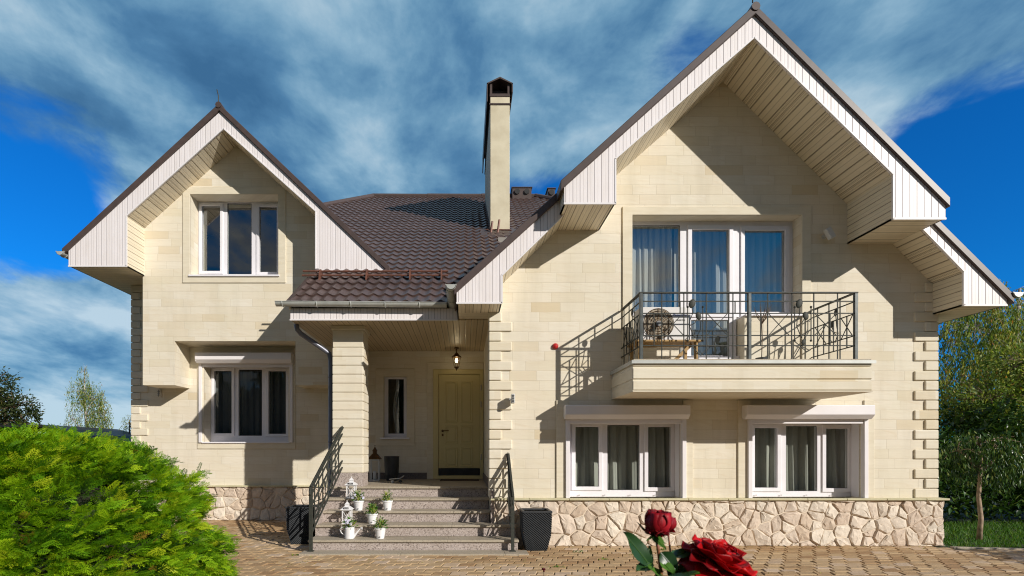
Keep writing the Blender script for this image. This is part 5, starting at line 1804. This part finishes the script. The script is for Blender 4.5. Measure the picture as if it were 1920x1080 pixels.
tree('birch_tree', 'small pale green tree peeping out against the left corner of the house', b0, [(0, 0, 0), (0, 0, 1.6), (0, 0, 2.6)], [.06, .05, .02],
     [((0, 0, 2.6), (.3, .3, .55)), ((-.1, 0, 2.0), (.35, .3, .4))], 900, .08, M['birch_leaf'], M['bark'], weep=.6, strands=12, group='trees beyond the juniper bush', lt=THIN)
b0 = Vector((PX(115, Yb_ - 1), Yb_ - 1, 0))
tree('birch_tree', 'low drooping birch sapling just left of the thin birch', b0, [(0, 0, 0), (0, 0, 1.4), (0, 0, 2.1)], [.05, .04, .02],
     [((0, 0, 2.2), (.35, .3, .4))], 450, .075, M['birch_leaf'], M['bark'], weep=.5, strands=12, group='trees beyond the juniper bush', lt=THIN)
# neighbour's shed
sh = empty('shed', (-15.6, 20, 0)); tag(sh, "dark low shed roof showing between the juniper and the birch", 'shed')
mb = MB(); mb.box(-19.5, -12.6, 20.1, 24, 0, 2.0); mb.build('shed_wall', M['grey_plate'], sh)
mb = MB(); mb.prism([[(-21.0, 2.36), (-15.2, 2.40), (-12.6, 1.75), (-12.6, 1.68), (-15.2, 2.31), (-21.0, 2.27)]], 'Y', 19.8, 24.3); mb.build('shed_roof', M['black'], sh)
# far hedge line on the horizon, left and right
def hedge(label, x0, x1, y0, y1, h, n, size, mat, name='hedge'):
    L_ = np.stack([RNG.uniform(x0, x1, n), RNG.uniform(y0, y1, n), np.zeros(n)], 1)
    hh = h * (.8 + .2 * np.sin(L_[:, 0] * 1.3) + .12 * np.sin(L_[:, 0] * 4.1 + 1))
    L_[:, 2] = hh * RNG.random(n) ** .7
    o_ = scatter(name, LEAF, L_, frames(rand_dirs(n) + np.array([0, -.4, .3]), RNG.uniform(-1, 1, n)), RNG.uniform(.7, 1.3, n) * size, np.clip(RNG.normal(.4, .25, n), 0, 1), mat)
    tag(o_, label, 'hedge', kind='stuff')
    return o_
hedge('low dark hedge running along behind the shed', -30, -9, 27, 29, 2.0, 9000, .22, M['oak_leaf'])
hedge('dense dark shrubbery filling the garden behind the weeping tree', 8.6, 17, 10.9, 12.6, 2.2, 30000, .14, M['weep_leaf'])

# right side trees
tree('birch_tree', 'tall weeping birch with yellowing leaves filling the right edge', (14.1, 14.2, 0), [(0, 0, 0), (.1, 0, 2), (0, 0, 4), (.1, 0, 5.6)], [.16, .13, .08, .03],
     [((-1.5, -.5, 4.5), (1.0, .8, .8)), ((-.6, 0, 5.2), (.9, .8, .6)), ((.9, 0, 4.4), (1.0, .9, .9)), ((-1.7, -.5, 3.1), (1.1, .9, 1.0)), ((-.3, -.4, 3.7), (1.3, 1, .9)), ((1.3, -.3, 2.9), (1.1, .9, .9)), ((-.7, -.5, 2.2), (1.9, .8, .8))],
     44000, .10, M['birch_leaf'], M['birch_bark'], weep=1.0, strands=22, group='trees right of the house', lt=THIN, twigs=120)
tree('dense_tree', 'brown twiggy fruit tree in front of the weeping birch', (12.5, 12.0, 0), [(.3, 0, 0), (.2, 0, 1.2), (0, 0, 2.1), (-.2, 0, 2.8)], [.09, .07, .05, .03],
     [((-1.1, 0, 2.5), (.9, .6, .6)), ((.4, 0, 2.8), (1.0, .7, .6)), ((-.3, 0, 3.3), (.9, .6, .4)), ((-.3, -.2, 2.1), (1.3, .5, .5)), ((-.6, -.5, 1.5), (1.5, .5, .5)), ((.9, -.4, 1.7), (.9, .5, .6))], 20000, .08, M['birch_leaf'], M['twig'], group='trees right of the house', twigs=260)
tree('weeping_tree', 'small weeping tree with a thin lit trunk on the lawn', (8.36, 9.02, 0), [(0, 0, 0), (.03, 0, .35), (-.01, 0, .7), (.02, 0, 1.1), (0, 0, 1.5)], [.040, .034, .030, .028, .02],
     [((-.35, 0, 1.45), (.38, .4, .24)), ((.3, 0, 1.5), (.4, .4, .24)), ((0, -.1, 1.6), (.5, .4, .2)), ((.75, .1, 1.35), (.3, .35, .2))], 3600, .085, M['weep_leaf'], noisy('pale_lit_bark', (.42, .31, .21), (.22, .15, .10), 14, .85, bump=.5), weep=.55, strands=16, group='trees right of the house', lt=THIN, twigs=16)  # paler bark colour stands in for sun on the trunk
# lawn grass right of the house
N = 26000
L_ = np.stack([RNG.uniform(7.4, 15, N), RNG.uniform(7.2, 11.4, N), np.zeros(N) - .03], 1)
L_ = L_[L_[:, 1] > 8.33 - .16 * (L_[:, 0] - 7.3)]
k = len(L_)
o_ = scatter('lawn_grass', [([(-.1, 0, 0), (.1, 0, 0), (0, 1, .1)], [(0, 1, 2)])], L_, frames(np.stack([RNG.normal(size=k) * .5, RNG.normal(size=k) * .5, np.ones(k)], 1), RNG.uniform(0, 6, k)), RNG.uniform(.04, .10, k), RNG.random(k), M['grass'])
tag(o_, 'short green lawn grass right of the house', 'grass', kind='stuff')
tree('dense_tree', 'low bushy shrub throwing its shadow over the paving at the right', (10.3, 5.1, 0), [(0, 0, 0), (.02, 0, .5), (0, 0, 1.0)], [.05, .04, .03],
     [((-.25, 0, 1.15), (.7, .7, .4)), ((.5, .1, 1.3), (.8, .7, .45))], 2600, .11, M['oak_leaf'], M['bark'], cat='shrub')
N = 420
L_ = np.stack([RNG.uniform(-3.5, 8.5, N), np.where(RNG.random(N) < .6, 8.38 - RNG.random(N) ** 2 * .35, RNG.uniform(6.2, 8.3, N)), np.full(N, .004)], 1)
L_[(L_[:, 0] < .8) & (L_[:, 1] > 7.6), 1] -= 1.0
fw_ = np.stack([RNG.normal(size=N), RNG.normal(size=N), RNG.random(N) * .15], 1)
o_ = scatter('fallen_leaves', LEAF, L_, frames(fw_, RNG.uniform(-.4, .4, N)), RNG.uniform(.015, .04, N), RNG.uniform(.55, 1, N), M['birch_leaf'])
tag(o_, 'small fallen leaves and crumbs scattered on the paving', 'leaf litter', kind='stuff')
# weeds in the paver joints
N = 420
cen = np.array([(PX(1135, 7.4) * 1.0, 7.4), (PX(1085, 7.9), 7.95), (PX(1200, 7.6), 7.7), (PX(1046, 6.9), 6.9), (PX(1240, 8.1), 8.1), (PX(560, 7.7), 7.7), (PX(1270, 7.1), 7.1)])
ix = RNG.integers(0, len(cen), N)
L_ = np.concatenate([cen[ix] + RNG.normal(size=(N, 2)) * np.array([.05, .03]), np.zeros((N, 1)) - .005], 1)
o_ = scatter('weeds', LEAF, L_, frames(np.stack([RNG.normal(size=N), RNG.normal(size=N), np.ones(N) * .7], 1)), RNG.uniform(.015, .035, N), RNG.random(N), M['herb'])
tag(o_, 'tiny weeds growing in the paving joints', 'weeds', kind='stuff')

# tall trees across the yard behind the photographer, mirrored in the panes
hedge('tall dark tree belt across the yard, seen mirrored in the lower panes', -28, 32, -17, -13, 7.0, 52000, .75, M['oak_leaf'], 'tree_belt')

# ================================================================== roses in the foreground
RY = .90
def r3(px, py, dy=0.0): return P(px, py, RY + dy)


def petal(c, axis, ang, tilt, L, Wd, cup, curl, mbx, tintv, ruffle=.0):
    """one petal growing from c; axis = flower axis; ang round it; tilt = opening from the axis"""
    axis = axis.normalized(); s0 = axis.orthogonal().normalized(); t0 = axis.cross(s0)
    out = s0 * math.cos(ang) + t0 * math.sin(ang)
    side = axis.cross(out)
    up = (axis * math.cos(tilt) + out * math.sin(tilt)).normalized()
    nrm = (out * math.cos(tilt) - axis * math.sin(tilt)).normalized()
    mbx.tint = tintv
    ph = random.uniform(0, 6)
    def fn(u_, v_):
        x = (u_ * 2 - 1)
        wv = Wd * (math.sin(math.pi * min(1, v_ * .66 + .06)) ** .8)
        tip = 1 - .16 * abs(x) ** 2.2 * v_ + .10 * max(0, 1 - abs(x) * 1.6) * v_ ** 3
        zc_ = cup * (x * x) * Wd * -1.0
        k = v_ ** 2.2
        return c + up * (L * v_ * tip) + side * (x * wv) + nrm * (zc_ + curl * L * k + math.sin(x * 5 + ph) * ruffle * L * v_ * v_ + cup * .35 * L * math.sin(math.pi * v_ * .8))
    mbx.grid(fn, 12, 12)


def sepals(c, axis, L, n_, mat, parent):
    mb = MB()
    axis = axis.normalized(); s0 = axis.orthogonal().normalized(); t0 = axis.cross(s0)
    for k in range(n_):
        a = k * 6.283 / n_ + .4; out = s0 * math.cos(a) + t0 * math.sin(a); side = axis.cross(out)
        mb.tint = random.uniform(.6, 1)
        mb.grid(lambda u_, v_: c + out * (L * v_ * .8) + axis * (L * (-.35 * v_ + .1)) + side * ((u_ * 2 - 1) * L * .16 * (1 - v_) ** .7) , 3, 6)
    mb.ball(c - axis * L * .12, L * .22, 6, (1, 1, 1.2))
    o_ = mb.build('sepal', mat, parent, tint=True, recalc=False, smooth=True)
    return o_


def rleaf(base, tip, width, nrm, parent, tintv, droop=.0):
    base, tip = Vector(base), Vector(tip); d_ = tip - base; L = d_.length
    n_ = Vector(nrm); n_ = (n_ - d_.normalized() * n_.dot(d_.normalized())).normalized(); s = d_.normalized().cross(n_)
    mb = MB(); mb.tint = tintv
    def fn(u_, v_):
        x = u_ * 2 - 1
        w_ = width * (math.sin(math.pi * v_ ** .85) ** .8 + .012) * (1 + .06 * (abs(math.sin(v_ * 34))) * abs(x))
        return base + d_ * v_ + s * (x * w_) + n_ * (abs(x) * width * .28 - droop * L * v_ * v_ + .02 * L * math.sin(v_ * 9) * abs(x))
    mb.grid(fn, 8, 20)
    o_ = mb.build('leaf', M['rose_leaf'], parent, tint=True, recalc=False, smooth=True)
    mv = MB(); mv.tint = min(1, tintv + .5)
    mv.tube([base + d_ * t + n_ * (-droop * L * t * t + .0006) for t in (0, .3, .6, .95)], [.0012, .0009, .0007, .0003], 5)
    mv.build('midrib', M['rose_leaf'], o_, tint=True, recalc=False)


rb = empty('rose_bush', (r3(1290, 1100).x, RY, 0)); tag(rb, 'red rose bush close to the camera with one open bloom and one tight bloom', 'rose bush')
# open bloom, tilted to the right
c = r3(1347, 1058, .0)
ax = Vector((.30, -.28, .88))
mb = MB()
# inner whorls
for w_i, (cnt, tilt, L, Wd, cup, curl) in enumerate(((3, .10, .030, .013, .9, .05), (5, .30, .036, .018, .8, .10), (5, .58, .043, .022, .6, .18), (6, .90, .050, .026, .45, .26), (7, 1.22, .058, .029, .3, .30), (6, 1.50, .061, .030, .2, .34))):
    for k in range(cnt):
        petal(c, ax, k * 6.283 / cnt + w_i * .9 + random.uniform(-.15, .15), tilt + random.uniform(-.08, .08), L * random.uniform(.92, 1.08), Wd, cup, curl, mb, min(1, max(0, random.gauss(.45, .28))), .075)
bloom = mb.build('open_bloom', M['rose_red'], rb, tint=True, recalc=False, smooth=True)
md = bloom.modifiers.new('t', 'SOLIDIFY'); md.thickness = .0006
sepals(c - ax.normalized() * .004, ax, .03, 5, M['rose_leaf'], bloom)
# tight bloom
c2 = r3(1231, 1004, 0)
ax2 = Vector((.06, -.10, 1))
mb = MB()
for w_i, (cnt, tilt, L, Wd, cup, curl) in enumerate(((3, -.02, .033, .010, 1.3, -.12), (4, .10, .037, .015, 1.25, -.10), (5, .28, .039, .019, 1.15, -.16), (5, .46, .040, .022, 1.0, -.24))):
    for k in range(cnt):
        petal(c2, ax2, k * 6.283 / cnt + w_i * .7, tilt, L, Wd, cup, curl, mb, min(1, max(0, random.gauss(.5, .28))), .03)
bud = mb.build('tight_bloom', M['rose_dark'], rb, tint=True, recalc=False, smooth=True)
md = bud.modifiers.new('t', 'SOLIDIFY'); md.thickness = .0006
sepals(c2, ax2, .032, 5, M['rose_leaf'], bud)
# small third bud behind, and stems
mb = MB(); mb.tube([c2 - ax2 * .004, r3(1234, 1030), r3(1240, 1080), r3(1246, 1200), Vector((r3(1260, 1300).x, RY + .03, .6)), Vector((r3(1290, 1100).x, RY + .02, 0))], [.0030, .0026, .0030, .0034, .005, .007], 8)
mb.tube([r3(1253, 995, .05), r3(1254, 1010, .05), r3(1257, 1036, .05), r3(1262, 1100, .05), Vector((r3(1275, 1300).x, RY + .04, .6)), Vector((r3(1290, 1100).x + .02, RY + .03, 0))], [.0016, .0015, .0017, .0022, .004, .006], 7)
mb.tube([c - ax.normalized() * .006, c + Vector((-.016, .01, -.03)), c + Vector((-.02, .012, -.12)), Vector((r3(1310, 1300).x, RY + .03, .6)), Vector((r3(1290, 1100).x, RY + .01, 0))], [.0028, .0026, .003, .005, .007], 8)
mb.build('stem', M['stem_red'], rb, smooth=True)
mb = MB()
for w_i in range(2):
    for k in range(4):
        petal(r3(1252, 998, .05), Vector((.1, 0, 1)), k * 1.57 + w_i * .8, .12 + .14 * w_i, .026, .011, 1.2, -.12, mb, .3 + .1 * k)
mb.build('small_bud', M['rose_dark'], rb, tint=True, recalc=False, smooth=True)
N1 = Vector((.25, -.85, .45)); N2 = Vector((-.3, -.7, .6))
rleaf(r3(1219, 1062), r3(1171, 997, -.02), .0155, N1, rb, .25, .05)
rleaf(r3(1222, 1057), r3(1192, 1072, -.03), .010, N2, rb, .35, .02)
rleaf(r3(1220, 1060), r3(1216, 1022, .01), .0055, N1, rb, .8, 0)
rleaf(r3(1238, 1036), r3(1269, 1070, -.01), .0135, N2, rb, .12, .03)
rleaf(r3(1240, 1052), r3(1264, 1078, -.03), .010, N1, rb, .95, .03)
rleaf(r3(1256, 1048), r3(1296, 1030, .03), .0105, Vector((0, -.5, .8)), rb, .55, .03)
rleaf(r3(1228, 1008), r3(1249, 1032, -.02), .0048, Vector((.3, -.9, .2)), rb, .9, 0)
rleaf(r3(1226, 1008), r3(1192, 984, .02), .0024, N1, rb, .4, -.2)
rleaf(r3(1241, 1078), r3(1213, 1064, -.03), .008, N2, rb, .9, .02)
rleaf(r3(1246, 1090), r3(1312, 1074, -.04), .013, Vector((.1, -.4, .9)), rb, .95, .04)
rleaf(r3(1262, 1090), r3(1300, 1052, .05), .012, Vector((-.2, -.7, .5)), rb, .1, .02)
rleaf(r3(1300, 1084), r3(1330, 1070, .04), .010, Vector((0, -.8, .4)), rb, .05, .02)
rleaf(r3(1236, 1092), r3(1206, 1096, -.03), .013, N2, rb, .85, .02)
for (a_, b_, wd_, tn_) in (((1270, 1100), (1250, 1050), .009, .1), ((1290, 1110), (1276, 1062), .011, .2), ((1300, 1100), (1345, 1078), .012, .15), ((1262, 1120), (1290, 1078), .011, .05), ((1330, 1110), (1372, 1086), .012, .3), ((1255, 1110), (1228, 1076), .010, .6)):
    rleaf(r3(*a_, .03), r3(*b_, .05), wd_, (.1, -.8, .5), rb, tn_, .03)
# a thin dark stalk with a dead bud standing in front of the paving
st = empty('dry_stalk', (PX(1020, 3.6), 3.6, 0)); tag(st, 'thin dry stalk with a dark withered bud left of the roses', 'stalk')
mb = MB(); mb.tube([(PX(1020, 3.6), 3.6, 0), (PX(1021, 3.6), 3.6, .35), (PX(1019.5, 3.6), 3.6, PZ(1069, 3.6))], [.004, .003, .002], 6); mb.build('stem', M['bark'], st)
mb = MB()
for k in range(7): 
    v_ = rand_dirs(1)[0]; mb.ball(Vector((PX(1019.5, 3.6), 3.6, PZ(1068, 3.6))) + Vector(v_) * .008, .007, 4)
mb.build('bud', M['rose_dark'], st, recalc=False)
